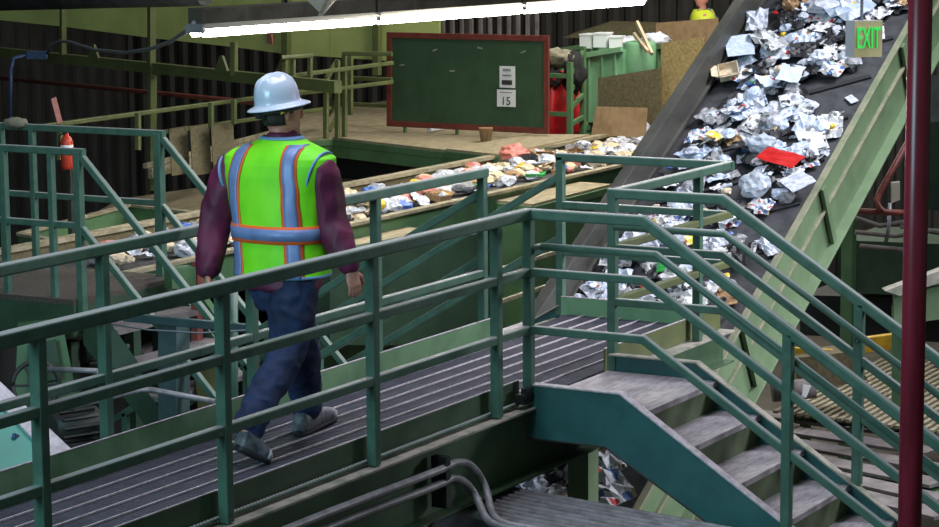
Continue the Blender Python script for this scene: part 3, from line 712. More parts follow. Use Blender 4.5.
# ------------------------------------------------------------------ left platform with steep stairs
lp = thing('raised_platform', 'dark platform with grit top at the far left, inside green railings', 'platform', (2.0, 5.6, ZF))
MB().box((2.0, 6.6, -.02), (1.35, 4.0, .04)).build('grit_top', 'gravel', lp)
MB().box((2.0, 6.6, -.16), (1.36, 4.0, .24)).build('edge_frame', 'dark_green', lp)
for x in (1.45, 2.6):
    for y in (4.75, 8.4): MB().box((x, y, (ZF-.2)/2-.1), (.1, .1, -.28-ZF)).build('leg', 'dark_green', lp)
for x, yc, zt, lb in ((1.4, 4.58, 1.12, 'front railing of the far left platform with steep slanting end bars'), (2.62, 4.74, 1.15, 'rear railing of the far left platform with steep slanting end bars')):
    g = thing('platform_railing', lb, 'railing', (x, yc, 0))
    post(g, x, yc, -.2, zt, .07 if x > 2 else .06)
    for y in ((.26, .72, 2.0) if x < 2 else (1.29, 1.62, 3.0)): post(g, x, yc+y, -.05, zt-.02, .05)
    rail(g, [(x, yc+4, zt), (x, yc-.06, zt)], .05, .055, 'top_rail', r=.008); rail(g, [(x, yc+4, zt-.56), (x, yc-.02, zt-.56)], .045, .05, 'mid_rail', r=.008)
    for z_ in (zt-.02, zt-.58): rail(g, [(x, yc-.02, z_), (x, yc-1.9, z_-1.88)], .05, .05, 'slant_rail', r=.008)
    post(g, x, yc-1.5, -1.7, zt-1.5, .05)
ls = thing('steep_stairs', 'steep dark green stairs going down from the far left platform', 'stairs', (2.0, 3.6, ZF))
for k in range(11): MB().box((2.0, 4.5-.22*(k+.5), -.24*(k+1)), (1.15, .24, .04)).build('tread', 'slat_grey', ls)
for x in (1.42, 2.58): MB().prism([(x, 4.6, -.05), (x, 4.6-2.7, -2.85), (x, 4.6-2.45, -2.85), (x, 4.6, -.35)], (.02, 0, 0)).build('stringer', 'dark_green', ls)
# green trough
tr = thing('green_trough', 'open green trough with tan rims behind the far left railing', 'trough', U(110, 235, z=-.5))
P = zpoly([(20, 236), (130, 207), (212, 217), (100, 252)], -.15)
for i in range(4):
    a, b_ = P[i], P[(i+1) % 4]
    MB().bar(a-zz*.16, b_-zz*.16, .04, .34).build('side', 'green_paint', tr)
    MB().bar(a+zz*.02, b_+zz*.02, .08, .03).build('rim', 'slat_tan', tr)
MB().prism([p-zz*.33 for p in P], (0, 0, -.02)).build('bottom', 'green_paint', tr)

# ------------------------------------------------------------------ machinery below the left of the catwalk
def ramp_poly(pts):
    """points on the sloping chute face, leaning back as it rises"""
    n_ = V(-.35, -.55, .76).normalized(); p_ = V(-3.6, 2.2, -.5); out = []
    for a_, c_ in pts:
        v = U(a_, c_, d=1)-CAM; out.append(CAM+v*((p_-CAM).dot(n_)/v.dot(n_)))
    return out, n_
P, cn_ = ramp_poly([(-20, 395), (2, 404), (58, 466), (30, 520), (-20, 520)])
ch = thing('teal_chute', 'bright teal chute side with grey rim at the lower left edge', 'chute', P[3])
MB().prism(P, -cn_*.06).build('side', 'teal_plastic', ch)
MB().prism([p+cn_*.02 for p in ramp_poly([(-20, 370), (0, 384), (82, 462), (60, 470), (0, 406), (-20, 394)])[0]], -cn_*.09).build('rim', 'worn_edge', ch)
q = ramp_poly([(16, 437)])[0][0]; MB().box(q, (.05, .02, .03), ry=.5).box(q+V(.03, -.01, -.03), (.012, .02, .05)).build('dark_mark', 'box_blue', ch)
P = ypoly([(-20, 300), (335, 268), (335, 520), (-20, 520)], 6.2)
o = MB().prism(P, (0, .3, 0)).build('dark_backing', 'black_paint'); tag(o, 'black backing sheet added to darken the gap below the left platform', 'hopper')  # added sheet that keeps the view under the platform dark
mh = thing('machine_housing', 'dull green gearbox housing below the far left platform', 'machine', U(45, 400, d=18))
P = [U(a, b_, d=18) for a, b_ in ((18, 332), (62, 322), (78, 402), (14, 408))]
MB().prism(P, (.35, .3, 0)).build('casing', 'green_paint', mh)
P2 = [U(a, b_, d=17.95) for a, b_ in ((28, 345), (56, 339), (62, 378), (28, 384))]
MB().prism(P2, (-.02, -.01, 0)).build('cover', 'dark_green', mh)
c_ = U(36, 385, d=17.6); vd = (CAM-c_).normalized()
wh = thing('belt_pulley', 'black open pulley wheel in front of green gearbox housing', 'pulley', c_)
xa = vd.cross(zz).normalized(); ya = xa.cross(vd)
MB().sweep([c_+xa*.17*math.cos(t)+ya*.17*math.sin(t) for t in [2*math.pi*i/24 for i in range(25)]], circ(.018, 8), up=vd, smooth=True).build('rim', 'dark_steel', wh)
for i in range(3):
    t = math.pi*i/3; MB().bar(c_+xa*.16*math.cos(t)+ya*.16*math.sin(t), c_-xa*.16*math.cos(t)-ya*.16*math.sin(t), .02, .02, up=vd).build('spoke', 'dark_steel', wh)
def motor(c, label, r=.12, L=.34):
    t = thing('electric_motor', label, 'motor', c-zz*r*1.2); ax_ = V(.9, -.4, 0).normalized()
    MB().lathe([(r*.6, -L/2), (r*.9, -L/2), (r*.9, L/2), (r*.6, L/2+.03)], c, 18, ax_).build('body', 'dark_steel', t)
    for i in range(12):
        a_ = 2*math.pi*i/12; s_ = V(-ax_.y, ax_.x, 0); d_ = s_*math.cos(a_)+zz*math.sin(a_)
        MB().bar(c-ax_*L*.4+d_*r*.95, c+ax_*L*.4+d_*r*.95, .012, .03, up=d_).build('fin', 'dark_steel', t)
    MB().box(c+zz*r*1.1, (.12, .1, .07)).build('terminal_box', 'dark_steel', t)
    MB().box(c-zz*r*1.1, (.25, .2, .03)).build('foot', 'dark_steel', t)
    MB().tube([c+ax_*L/2, c+ax_*(L/2+.1)], .02, 8).build('shaft', 'conduit', t)
motor(U(74, 424, d=16.8), 'dark finned electric motor above the far toe plate, next to teal chute')
motor(U(100, 350, d=18.5), 'dark finned electric motor half hidden behind the second far railing post', .1, .3)
def one(name, label, cat, mb, m): o = mb.build(name, m); tag(o, label, cat); return o
one('cross_bar', 'long teal cross bar below the left platform, behind the railings', 'bar', MB().bar(U(125, 317, d=17.6), U(255, 329, d=17.0), .05, .06), 'dull_teal')
one('grey_pipe', 'bent grey pipe low behind the far railing, left of the worker legs', 'pipe', MB().tube([U(48, 412, d=16.5), U(140, 390, d=17), U(152, 390, d=17), U(216, 402, d=16.7)], .022, 8), 'conduit')
one('grey_pipe', 'short grey pipe beside the green gearbox housing', 'pipe', MB().tube([U(46, 369, d=17.3), U(98, 371, d=17.0)], .02, 8), 'conduit')
one('slack_wire', 'thin slack wire under the teal cross bar', 'wire', MB().tube([U(110, 324, d=17.5), U(150, 330, d=17.3), U(200, 333, d=17.1), U(250, 330, d=17)], .007, 5), 'cable_grey')
one('box_column', 'blue teal box column under the left platform stairs', 'column', MB().bar(U(174, 520, d=17.8), U(174, 318, d=17.8), .17, .17, up=(0, 1, 0)), 'dull_teal')
one('gusset_plate', 'dark teal triangular gusset plate beside the second far railing post', 'plate', MB().prism([U(a, b_, d=17.5) for a, b_ in ((110, 322), (142, 368), (110, 368))], (.05, .05, 0)), 'dark_green')
one('red_post', 'dull red brown post below the left sleeve of the worker', 'post', MB().bar(U(197, 345, d=19), U(197, 262, d=19), .07, .07, up=(0, 1, 0)), 'pipe_pinkred')
one('box_frame', 'small green box beam end below the left sleeve of the worker', 'beam', MB().bar(U(168, 278, d=18.9), U(192, 276, d=19.0), .16, .16), 'green_paint')
sl = thing('step_grate', 'small grey green stepping grate low behind the far railing', 'grate', U(150, 345, z=-.95))
P = zpoly([(128, 350), (150, 338), (172, 344), (152, 358)], -.95)
for i in range(6):
    f_ = i/5; MB().bar(P[0].lerp(P[3], f_), P[1].lerp(P[2], f_), .05, .03).build('slat', 'slat_grey', sl)
for i, (a, b_, m) in enumerate((((5, 330), (5, 295), 'slat_tan'), ((17, 330), (17, 297), 'slat_tan'), ((30, 345), (30, 300), 'green_paint'))):
    one('stub_post', ('pale stub post at far left below the platform edge', 'second pale stub post from the left picture edge', 'green stub post right of two pale stub posts')[i], 'post', MB().bar(U(*a, d=19.5), U(*b_, d=19.5), .06, .06, up=(0, 1, 0)), m)
one('brace_bar', 'slanting green brace bar behind the second near railing post', 'bar', MB().bar(U(205, 300, d=18), U(235, 345, d=17.6), .05, .05), 'green_paint')
one('vertical_pipe', 'green upright pipe behind the worker left leg', 'pipe', MB().tube([U(234, 445, d=17.3), U(234, 290, d=17.3)], .03, 8), 'rail_paint')
one('steel_bed', 'dark flat steel machine bed behind the far toe plate, left', 'machine', MB().prism(zpoly([(60, 455), (215, 410), (290, 420), (140, 480)], -1.3), (0, 0, -.4)), 'dark_steel')
one('crate', 'dull olive crate standing behind the worker legs', 'crate', MB().prism([U(a, b_, d=18.2) for a, b_ in ((195, 372), (222, 366), (226, 404), (198, 410))], (.4, .25, 0)), 'olive_paint_and_shade')

# ------------------------------------------------------------------ right background behind the inclined conveyor
def dpoly(pts, d): return [U(a, b_, d=d) for a, b_ in pts]
xx = V(1, 0, 0)
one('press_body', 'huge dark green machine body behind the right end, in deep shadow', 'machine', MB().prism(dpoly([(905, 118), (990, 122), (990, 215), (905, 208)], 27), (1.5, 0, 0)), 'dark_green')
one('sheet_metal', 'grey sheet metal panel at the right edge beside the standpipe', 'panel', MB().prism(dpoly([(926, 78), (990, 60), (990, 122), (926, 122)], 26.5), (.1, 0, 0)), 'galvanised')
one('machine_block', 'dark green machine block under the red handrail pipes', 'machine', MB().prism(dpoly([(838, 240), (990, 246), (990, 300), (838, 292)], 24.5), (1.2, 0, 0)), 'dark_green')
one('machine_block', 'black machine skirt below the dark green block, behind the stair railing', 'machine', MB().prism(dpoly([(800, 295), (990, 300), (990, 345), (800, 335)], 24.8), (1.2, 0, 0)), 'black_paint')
bk = thing('bracket_shelf', 'pale topped green bracket block beside the standpipe', 'bracket', U(915, 320, d=20))
P = dpoly([(885, 291), (948, 268), (948, 280), (900, 296)], 20)
MB().prism(P, (.2, .1, -.01)).build('top_plate', 'flange_dusty', bk)
MB().prism(dpoly([(894, 295), (948, 285), (948, 318), (894, 326)], 20.05), (.25, .1, 0)).build('block', 'frame_green', bk)
one('green_stanchion', 'green square post behind the upper stair rail, left of standpipe', 'post', MB().bar(U(899, 420, d=20.5), U(899, 305, d=20.5), .1, .1, up=(0, 1, 0)), 'green_paint')
hr = thing('handrail_pipes', 'pinkish red bent handrail pipes right of the inclined conveyor', 'handrail', U(877, 212, d=22))
MB().tube(dpoly([(912, 135), (880, 192), (877, 199), (879, 208), (884, 212), (912, 213.5)], 22), .03, 10).build('bent_pipe', 'pipe_pinkred', hr)
MB().tube(dpoly([(858, 211), (912, 214)], 22.05), .028, 10).build('cross_pipe', 'pipe_pinkred', hr)
eb = thing('switch_box', 'small pale switch box with cable beside the red handrail', 'switch box', U(896, 204, d=22.3))
MB().prism(dpoly([(892, 183), (900, 182), (900, 200), (892, 203)], 22.3), (.08, .04, 0)).build('box', 'flange_dusty', eb)
MB().tube(dpoly([(890, 203), (889, 225), (886, 242)], 22.3), .018, 8).build('cable', 'galvanised', eb)
for i, pts in enumerate(([(850, 216), (880, 226), (905, 222)], [(855, 232), (895, 236), (930, 231)], [(900, 226), (945, 234)], [(860, 246), (905, 250)])):
    one('debris_bar', ('grey metal strip just below the red cross pipe', 'grey metal strip lying on the dark green block', 'grey strip right of the standpipe on the green block', 'lowest grey strip on the dark green block')[i], 'strip',
        MB().tube(dpoly(pts, 23.6), .025, 6), 'slat_grey')
one('yellow_beam', 'short yellow painted beam behind the farther stair rail', 'beam', MB().bar(U(856, 346, d=22), U(893, 341, d=22), .09, .14), 'yellow_paint')
one('yellow_beam', 'long worn yellow beam end behind the farther stair post', 'beam', MB().bar(U(790, 352, d=21.5), U(846, 355, d=21.5), .06, .09), 'yellow_paint')
one('scrap_box', 'brownish dented box behind the two stair railings', 'box', MB().prism(dpoly([(796, 358), (850, 352), (868, 380), (808, 392)], 21.3), (.3, .2, 0)), 'osb_dark')
one('grey_drum', 'grey drum lying behind the nearer stair post', 'drum', MB().tube(dpoly([(772, 392), (815, 388)], 21), .09, 14), 'slat_grey')
st_ = thing('slat_conveyor', 'tan slatted conveyor deck low behind the stair railings', 'conveyor', U(870, 400, z=-1.7))
a0, a1 = U(775, 412, z=-1.6), U(965, 436, z=-1.6)
dr = V(1, .0, 0)
for i in range(24):
    f_ = i/23; a = a0.lerp(a1, f_); L = 3.0+.4*math.sin(i*2.1)
    MB().bar(a, a+dr*L, .042, .03).build('slat', 'slat_tan', st_)
MB().bar(a0+zz*-.06+dr*.3, a1+zz*-.06+dr*.3, .08, .06).build('bearer', 'green_paint', st_); MB().bar(a0+zz*-.06+dr*2.2, a1+zz*-.06+dr*2.2, .08, .06).build('bearer', 'green_paint', st_)
for f_ in (.1, .9):
    a = a0.lerp(a1, f_)+dr*.3; MB().bar((a.x, a.y, ZF), (a.x, a.y, -1.69), .08, .08).build('leg', 'green_paint', st_)
fp = thing('plank_stack', 'grey weathered planks lying in front of the slatted conveyor', 'planks', U(850, 460, z=-1.75))
for i in range(6):
    a, b_ = U(745+i*4, 412+i*12, z=-1.72-.01*i), U(930+i*3, 436+i*16, z=-1.72-.01*i)
    MB().bar(a, b_, .26, .03).build('plank', 'slat_grey', fp)
one('table_frame', 'green table frame under the grey planks by the stairs', 'frame', MB().bar(U(760, 470, z=-1.85), U(960, 500, z=-1.85), .5, .10), 'green_paint')
one('white_tag', 'small white tag hanging behind the nearer stair post', 'tag', MB().prism(dpoly([(803, 384), (811, 386), (806, 398), (802, 396)], 20.3), (.01, .01, 0)), 'paper')
o = MB().prism([BP(5.4, YR_-.03, -.10)+EX*a+EN*b_ for a, b_ in ((0, 0), (.2, 0), (.2, .14), (0, .14))], (0, -.008, 0)).build('frame_sign', 'paper')
tag(o, 'small red and white sign on conveyor frame at top right', 'sign')
P = [BP(5.4, YR_-.04, -.10)+EX*a+EN*b_ for a, b_ in ((.02, .07), (.18, .07), (.18, .13), (.02, .13))]
o2 = MB().prism(P, (0, -.004, 0)).build('red_field', 'waste_red', o)

# ------------------------------------------------------------------ people
mat('skin', (206, 142, 122), (190, 122, 104), 12, .5)
mat('hair', (44, 38, 36), (66, 58, 54), 40, .7, stretch=(1, 1, .2))
mat('jacket_maroon', (104, 26, 66), (84, 20, 54), 5, .6, bump=.15)
mat('denim', (34, 50, 88), (20, 32, 62), 7, .8, bump=.2)
mat('vest_lime', (140, 250, 30), (120, 236, 24), 3, .6, bump=.08)
mat('vest_yellow', (214, 226, 60), (196, 208, 50), 3, .6)
mat('tape_silver', (128, 150, 200), (112, 134, 186), 8, .45, metal=.1)
mat('tape_orange', (255, 112, 44), None, rough=.6)
mat('vest_trim', (120, 160, 210), None, rough=.6)
mat('helmet_white', (206, 218, 236), (198, 210, 230), 4, .18, spec=.6)
mat('strap_yellow', (226, 186, 60), None, rough=.5)
mat('shoe_grey', (118, 119, 126), (66, 67, 72), 16, .6)
mat('shoe_toe', (190, 192, 198), (150, 152, 158), 12, .5)
mat('sole_dark', (42, 42, 46), None, rough=.7)
def ring(c, A, B_, a, b_, n=28, pw=2.3):
    out = []
    for i in range(n):
        t = 2*math.pi*i/n; ct, s_ = math.cos(t), math.sin(t)
        out.append(c + A*(a*math.copysign(abs(ct)**(2/pw), ct)) + B_*(b_*math.copysign(abs(s_)**(2/pw), s_)))
    return out
def limb(mb, pts, n=16):
    """tapering tube through (point, radius) with rounded ends"""
    P = [Vector(p) for p, r in pts]; Rr = [r for p, r in pts]; R = []
    m_ = len(P)
    for i in range(m_):
        t = (P[min(i+1, m_-1)]-P[max(i-1, 0)]).normalized(); a = t.cross(V(.3, 1, .1)).normalized(); b_ = t.cross(a)
        if i == 0: R.append(ring(P[0]-t*Rr[0]*.6, a, b_, Rr[0]*.6, Rr[0]*.6, n, 2))
        R.append(ring(P[i], a, b_, Rr[i], Rr[i], n, 2))
        if i == m_-1: R.append(ring(P[i]+t*Rr[i]*.6, a, b_, Rr[i]*.6, Rr[i]*.6, n, 2))
    mb.rings(R); return mb
def subdiv(pts, k=4):
    """smooth (Catmull-Rom) refinement of a list of (point, radius)"""
    out = []; n = len(pts)
    for i in range(n-1):
        q = [pts[max(i-1, 0)], pts[i], pts[i+1], pts[min(i+2, n-1)]]
        for j in range(k):
            t = j/k; w_ = (-.5*t+t*t-.5*t**3, 1-2.5*t*t+1.5*t**3, .5*t+2*t*t-1.5*t**3, -.5*t*t+.5*t**3)
            out.append((sum((Vector(q[a][0])*w_[a] for a in range(4)), V(0, 0, 0)), sum(q[a][1]*w_[a] for a in range(4))))
    return out+[(Vector(pts[-1][0]), pts[-1][1])]
def fuse(mb, name, m, parent, voxel, wrinkle=0, freq=9, stretch=(1, 1, 1), smooth=3):
    """one continuous skin around everything in mb"""
    org = ORG[parent.name]
    me = mb.mesh(name+'_raw', m, org); t = bpy.data.objects.new('tmp', me); COL.objects.link(t)
    r = t.modifiers.new('r', 'REMESH'); r.mode = 'VOXEL'; r.voxel_size = voxel; r.use_smooth_shade = True
    s_ = t.modifiers.new('s', 'SMOOTH'); s_.factor = .5; s_.iterations = smooth
    bpy.context.view_layer.update()
    me2 = bpy.data.meshes.new_from_object(t.evaluated_get(bpy.context.evaluated_depsgraph_get()))
    bpy.data.objects.remove(t); me2.name = name
    if wrinkle:
        nv = len(me2.vertices); co = np.zeros(nv*3); no = np.zeros(nv*3)
        me2.vertices.foreach_get('co', co); me2.vertices.foreach_get('normal', no); co = co.reshape(-1, 3); no = no.reshape(-1, 3)
        for i in range(nv):
            q = V(co[i][0]*freq*stretch[0], co[i][1]*freq*stretch[1], co[i][2]*freq*stretch[2])
            f_ = noise.noise(q)+.5*noise.noise(q*2.1+V(5, 1, 2)); f_ = 1-2*abs(f_)
            co[i] += no[i]*wrinkle*f_
        me2.vertices.foreach_set('co', co.reshape(-1))
    me2.polygons.foreach_set('use_smooth', [True]*len(me2.polygons)); me2.materials.clear(); me2.materials.append(MATS[m])
    o = bpy.data.objects.new(name, me2); COL.objects.link(o); o.parent = parent; ORG[o.name] = org
    return o
DP = 13.52
def J(px, py, dd=0): return U(px, py, d=DP+dd)
F_, Rt = V(1, 0, 0), V(0, -1, 0)
root = thing('person', 'worker in white hard hat, lime vest, maroon jacket and jeans walking along the catwalk', 'person', (-1.62, .70, ZD))
sc_ = 1.06
# feet
toeR, heelR = U(265, 463, z=ZD)+zz*.03, J(240, 446, -.42)
ankR = J(248, 428, -.40)
heelL, toeL = U(300, 436, z=ZD)+zz*.03, U(331, 419, z=ZD)+zz*.03
ankL = heelL+(toeL-heelL)*.22+zz*.13
hipR, hipL = J(297, 272, -.09), J(281, 272, .12)
kneeR, kneeL = J(287, 350, -.12), J(301, 350, .16)
shR, shL = J(320, 171, -.13), J(232, 170, .14)
elR, elL = J(331, 222, -.10), J(215, 220, .16)
wrR, wrL = J(349, 266, -.18), J(208, 270, .05)
T = [(287, .0), (270, .0), (250, 0), (235, 0), (215, 0), (195, 0), (178, 0), (165, 0), (155, 0), (147, 0), (141, 0), (135, 0)]
cx = lambda y: 283-(y < 262)*5*min(1, (262-y)/60)+(y < 175)*4*min(1, (175-y)/35)
hd_c = J(281.5, 112)
Fh = V(math.cos(math.radians(-28)), math.sin(math.radians(-28)), .06).normalized(); Rh = Fh.cross(zz).normalized(); Uh = Rh.cross(Fh)
def HL(f_, r_, u_): return hd_c + (Fh*f_+Rh*r_+Uh*u_)*sc_
# --- body (one skin): head, neck, torso core, arms, legs, hands
mb = MB()
HR = []
for u_, a, b_, off in ((-.135, .035, .045, .045), (-.118, .052, .07, .03), (-.09, .064, .088, .012), (-.05, .071, .097, .004), (0, .077, .103, -.002), (.045, .079, .104, -.006), (.085, .068, .09, -.008), (.115, .045, .06, -.008), (.13, .015, .02, -.008)):
    HR.append(ring(HL(off, 0, u_), Rh, Fh, a*sc_, b_*sc_, 28, 2.1))
mb.rings(HR)
limb(mb, [(HL(.105, 0, .02), .012), (HL(.122, 0, -.02), .016), (HL(.108, 0, -.04), .017)], 10)          # nose
for s in (-1, 1):
    limb(mb, [(HL(-.01, s*.078, .02), .016), (HL(-.015, s*.087, 0), .017), (HL(-.008, s*.08, -.03), .012)], 10)  # ears
    limb(mb, [(HL(.085, s*.015, .035), .012), (HL(.078, s*.05, .035), .012)], 8)                      # brow
limb(mb, [(HL(.092, -.022, -.07), .008), (HL(.1, 0, -.068), .009), (HL(.092, .022, -.07), .008)], 8)    # lips
limb(mb, [(HL(-.02, 0, -.08), .062), (J(281, 137), .066), (J(280, 150), .09)])
mb.rings([ring(J(cx(y), y), Rt, F_, a, b_) for y, a, b_ in ((285, .17, .12), (262, .18, .125), (235, .175, .12), (200, .20, .13), (170, .21, .13), (155, .16, .10))])
limb(mb, subdiv([(shR, .06), (elR, .045), (wrR, .03)])); limb(mb, subdiv([(shL, .06), (elL, .045), (wrL, .03)]))
limb(mb, subdiv([(hipR, .09), (kneeR, .06), (ankR, .042)])); limb(mb, subdiv([(hipL, .09), (kneeL, .06), (ankL, .042)]))
limb(mb, [(ankR, .04), (toeR.lerp(heelR, .4), .035)]); limb(mb, [(ankL, .04), (toeL.lerp(heelL, .4)+zz*.02, .035)])
def hand(wr, dirn, palm_n, thumb_side):
    """palm, four unequal bent fingers and a thumb leaving the side of the palm"""
    d_ = dirn.normalized(); n_ = (palm_n-d_*palm_n.dot(d_)).normalized(); s_ = d_.cross(n_).normalized()*thumb_side
    R = [ring(wr+d_*x, s_, n_, a, b_, 14, 2.6) for x, a, b_ in ((-.02, .027, .021), (.02, .034, .018), (.06, .042, .017), (.095, .041, .014), (.105, .034, .011))]
    mb.rings(R)
    for k, (off, L) in enumerate(((.031, .078), (.011, .088), (-.010, .082), (-.030, .064))):
        b0 = wr+d_*.092+s_*off; b1 = b0+(d_*.92+n_*.30)*L*.48; b2 = b1+(d_*.70+n_*.70)*L*.32; b3 = b2+(d_*.35+n_*.93)*L*.25
        limb(mb, [(b0, .0105), (b1, .0098), (b2, .009), (b3, .0075)], 8)
    t0 = wr+d_*.03+s_*.03; t1 = t0+(d_*.6+s_*.75+n_*.25)*.04; t2 = t1+(d_*.85+s_*.25+n_*.4)*.035; t3 = t2+(d_*.85+n_*.5)*.022
    limb(mb, [(t0, .015), (t1, .0125), (t2, .011), (t3, .009)], 8)
hand(wrR+(wrR-elR).normalized()*.02, V(.10, -.08, -1)*1.0+(J(356, 285, -.2)-wrR).normalized(), V(.5, .85, 0), 1)
hand(wrL+(wrL-elL).normalized()*.02, (J(213, 300, 0)-wrL).normalized(), V(.5, -.85, 0), -1)
body = fuse(mb, 'body', 'skin', root, .0062, smooth=2)
for s in (-1, 1):
    MB().lathe([(.001, -.012), (.009, -.008), (.012, 0), (.009, .008), (.001, .012)], HL(.084, s*.032, .012), 10, Fh).build('eye', 'paper', root)
# hair at the nape and temples
mb = MB(); R = []
for u_, a, b_, off in ((-.062, .074, .098, -.004), (-.03, .079, .106, -.006), (0, .083, .11, -.007), (.04, .085, .112, -.009), (.07, .08, .105, -.01)):
    full = ring(HL(off, 0, u_), Rh, Fh, a*sc_, b_*sc_, 40, 2.1)
    cut = -.015 if u_ < -.01 else .03
    R.append([v if (v-hd_c).dot(Fh) < cut*sc_+.001 else v-Fh*((v-hd_c).dot(Fh)-cut*sc_)-Rh*((v-hd_c).dot(Rh))*.22 for v in full])
mb.rings(R).build('hair', 'hair', root)
# jeans
mb = MB()
mb.rings([ring(J(284, y), Rt, F_, a, b_) for y, a, b_ in ((308, .155, .12), (295, .195, .15), (280, .205, .155), (262, .20, .15))])
jl = lambda h_, k, a_, fl: subdiv([(h_, .125), (h_.lerp(k, .5), .128), (k, .102), (k.lerp(a_, .5), .094), (a_+zz*.0, .084), (a_+(a_-k).normalized()*fl, .082)], 5)
limb(mb, jl(hipR, kneeR, ankR+(kneeR-ankR)*.02, .025), 20); limb(mb, jl(hipL, kneeL, ankL, .03), 20)
fuse(mb, 'jeans', 'denim', root, .009, .011, 8.5, (1, 1, .9))
# jacket: torso, sleeves, collar
mb = MB()
mb.rings([ring(J(cx(y), y), Rt, F_, a, b_) for y, a, b_ in ((286, .235, .185), (275, .24, .185), (250, .235, .175), (225, .235, .17), (195, .25, .172), (175, .265, .17), (160, .235, .15), (152, .17, .125), (144, .115, .10))])
mb.rings([ring(J(282, y), Rt, F_, a, b_) for y, a, b_ in ((148, .12, .11), (140, .088, .092), (132, .078, .085))])
limb(mb, subdiv([(shR.lerp(shL, .14), .085), (shR, .098), (shR.lerp(elR, .5), .098), (elR, .094), (elR.lerp(wrR, .5), .08), (wrR-(wrR-elR).normalized()*.03, .060), (wrR, .058)], 4), 20)
limb(mb, subdiv([(shL.lerp(shR, .14), .085), (shL, .097), (shL.lerp(elL, .5), .095), (elL, .09), (elL.lerp(wrL, .5), .08), (wrL-(wrL-elL).normalized()*.03, .066), (wrL, .062)], 4), 20)
jk = fuse(mb, 'jacket', 'jacket_maroon', root, .009, .012, 7, (1, 1, .6))
# vest with tapes
VY = ((274, .285, .212), (262, .283, .208), (240, .28, .20), (215, .285, .196), (190, .308, .196), (174, .335, .194), (163, .350, .190), (156, .348, .18), (150.5, .305, .165), (146, .235, .148), (141, .15, .128), (136, .106, .108))
def vs(th, y, off=0):
    """point on the vest: th = 0 at the spine, growing to the wearer's right"""
    k = 0
    while k < len(VY)-2 and y < VY[k+1][0]: k += 1
    (y0, a0_, b0_), (y1, a1_, b1_) = VY[k], VY[k+1]; f_ = (y0-y)/(y0-y1); a = a0_+(a1_-a0_)*f_+off; b_ = b0_+(b1_-b0_)*f_+off
    s_, c = math.sin(th), math.cos(th); pw = 2/2.3
    wob = .006*noise.noise(V(th*2.2, y*.03, 3))+.004*noise.noise(V(th*5, y*.02, 9))
    return J(cx(y), y) + Rt*((a+wob)*math.copysign(abs(s_)**pw, s_)) - F_*((b_+wob)*math.copysign(abs(c)**pw, c)) + zz*off*.5
ys = []
for i in range(len(VY)-1):
    n_ = 5
    ys += [VY[i][0]+(VY[i+1][0]-VY[i][0])*j/n_ for j in range(n_)]
ys.append(VY[-1][0])
NT = 64
mb = MB(); mb.rings([[vs(2*math.pi*j/NT, y) for j in range(NT)] for y in ys], cap=False)
vest = mb.build('vest', 'vest_lime', root)
sm = vest.modifiers.new('thickness', 'SOLIDIFY'); sm.thickness = .006; sm.offset = -1
def th_for(lat, y):
    """angle whose sideways offset from the spine is lat"""
    lo, hi = -math.pi/2, math.pi/2
    for _ in range(40):
        m_ = (lo+hi)/2
        if -(vs(m_, y)-J(cx(y), y)).y*-1 > -lat if False else (vs(m_, y)-J(cx(y), y)).dot(Rt) < lat: lo = m_
        else: hi = m_
    return lo
def vstrip(lat0, lat1, y0, y1, off, name, m, drift=0):
    R = []; n_ = 26
    for i in range(n_+1):
        y = y0+(y1-y0)*i/n_; sh = drift*max(0, (185-y)/45)
        ta, tb = th_for(lat0-sh, y), th_for(lat1-sh, y)
        R.append([vs(ta+(tb-ta)*j/4, y, off) for j in range(5)])
    vs_ = [v for r in R for v in r]
    mb = MB().add(vs_, [(i*5+j, i*5+j+1, (i+1)*5+j+1, (i+1)*5+j) for i in range(n_) for j in range(4)], True)
    o = mb.build(name, m, vest); s2 = o.modifiers.new('t', 'SOLIDIFY'); s2.thickness = .003; s2.offset = -1; return o
def hstrip(yc, hgt, off, name, m):
    R = [[vs(2*math.pi*j/NT, yc+hgt*(k-.5)/1, off) for j in range(NT)] for k in (0, .5, 1)]
    mb = MB().rings(R, cap=False); o = mb.build(name, m, vest); s2 = o.modifiers.new('t', 'SOLIDIFY'); s2.thickness = .003; s2.offset = -1; return o
for sgn in (1, -1):
    lat = .185*sgn
    for y0, y1 in ((237.5, 143), (273.5, 238)):
        vstrip(lat-.048, lat+.048, y0, y1, .005, 'orange_tape', 'tape_orange', .03*sgn)
        vstrip(lat-.034, lat+.034, y0, y1, .009, 'reflective_tape', 'tape_silver', .03*sgn)
hstrip(231.5, 17.5, .010, 'orange_tape', 'tape_orange'); hstrip(231.5, 11.5, .014, 'reflective_tape', 'tape_silver')
hstrip(272.8, 2.6, .005, 'hem_trim', 'vest_trim'); hstrip(137, 2.8, .004, 'neck_trim', 'vest_trim')
# arm-hole trims
for sgn, sh, el in ((1, shR, elR), (-1, shL, elL)):
    d_ = (el-sh).normalized(); o_ = Rt*sgn; a = (d_*.3+o_).normalized(); c_ = sh-o_*.0+d_*.02
    u1 = a.cross(F_).normalized(); u2 = a.cross(u1)
    MB().sweep([c_+u1*(.135 if sgn > 0 else .112)*math.cos(t)+u2*(.128 if sgn > 0 else .108)*math.sin(t)-zz*.012 for t in [2*math.pi*i/28 for i in range(29)]], rr(.03, .012, .003), up=a).build('armhole_trim', 'vest_trim', vest)
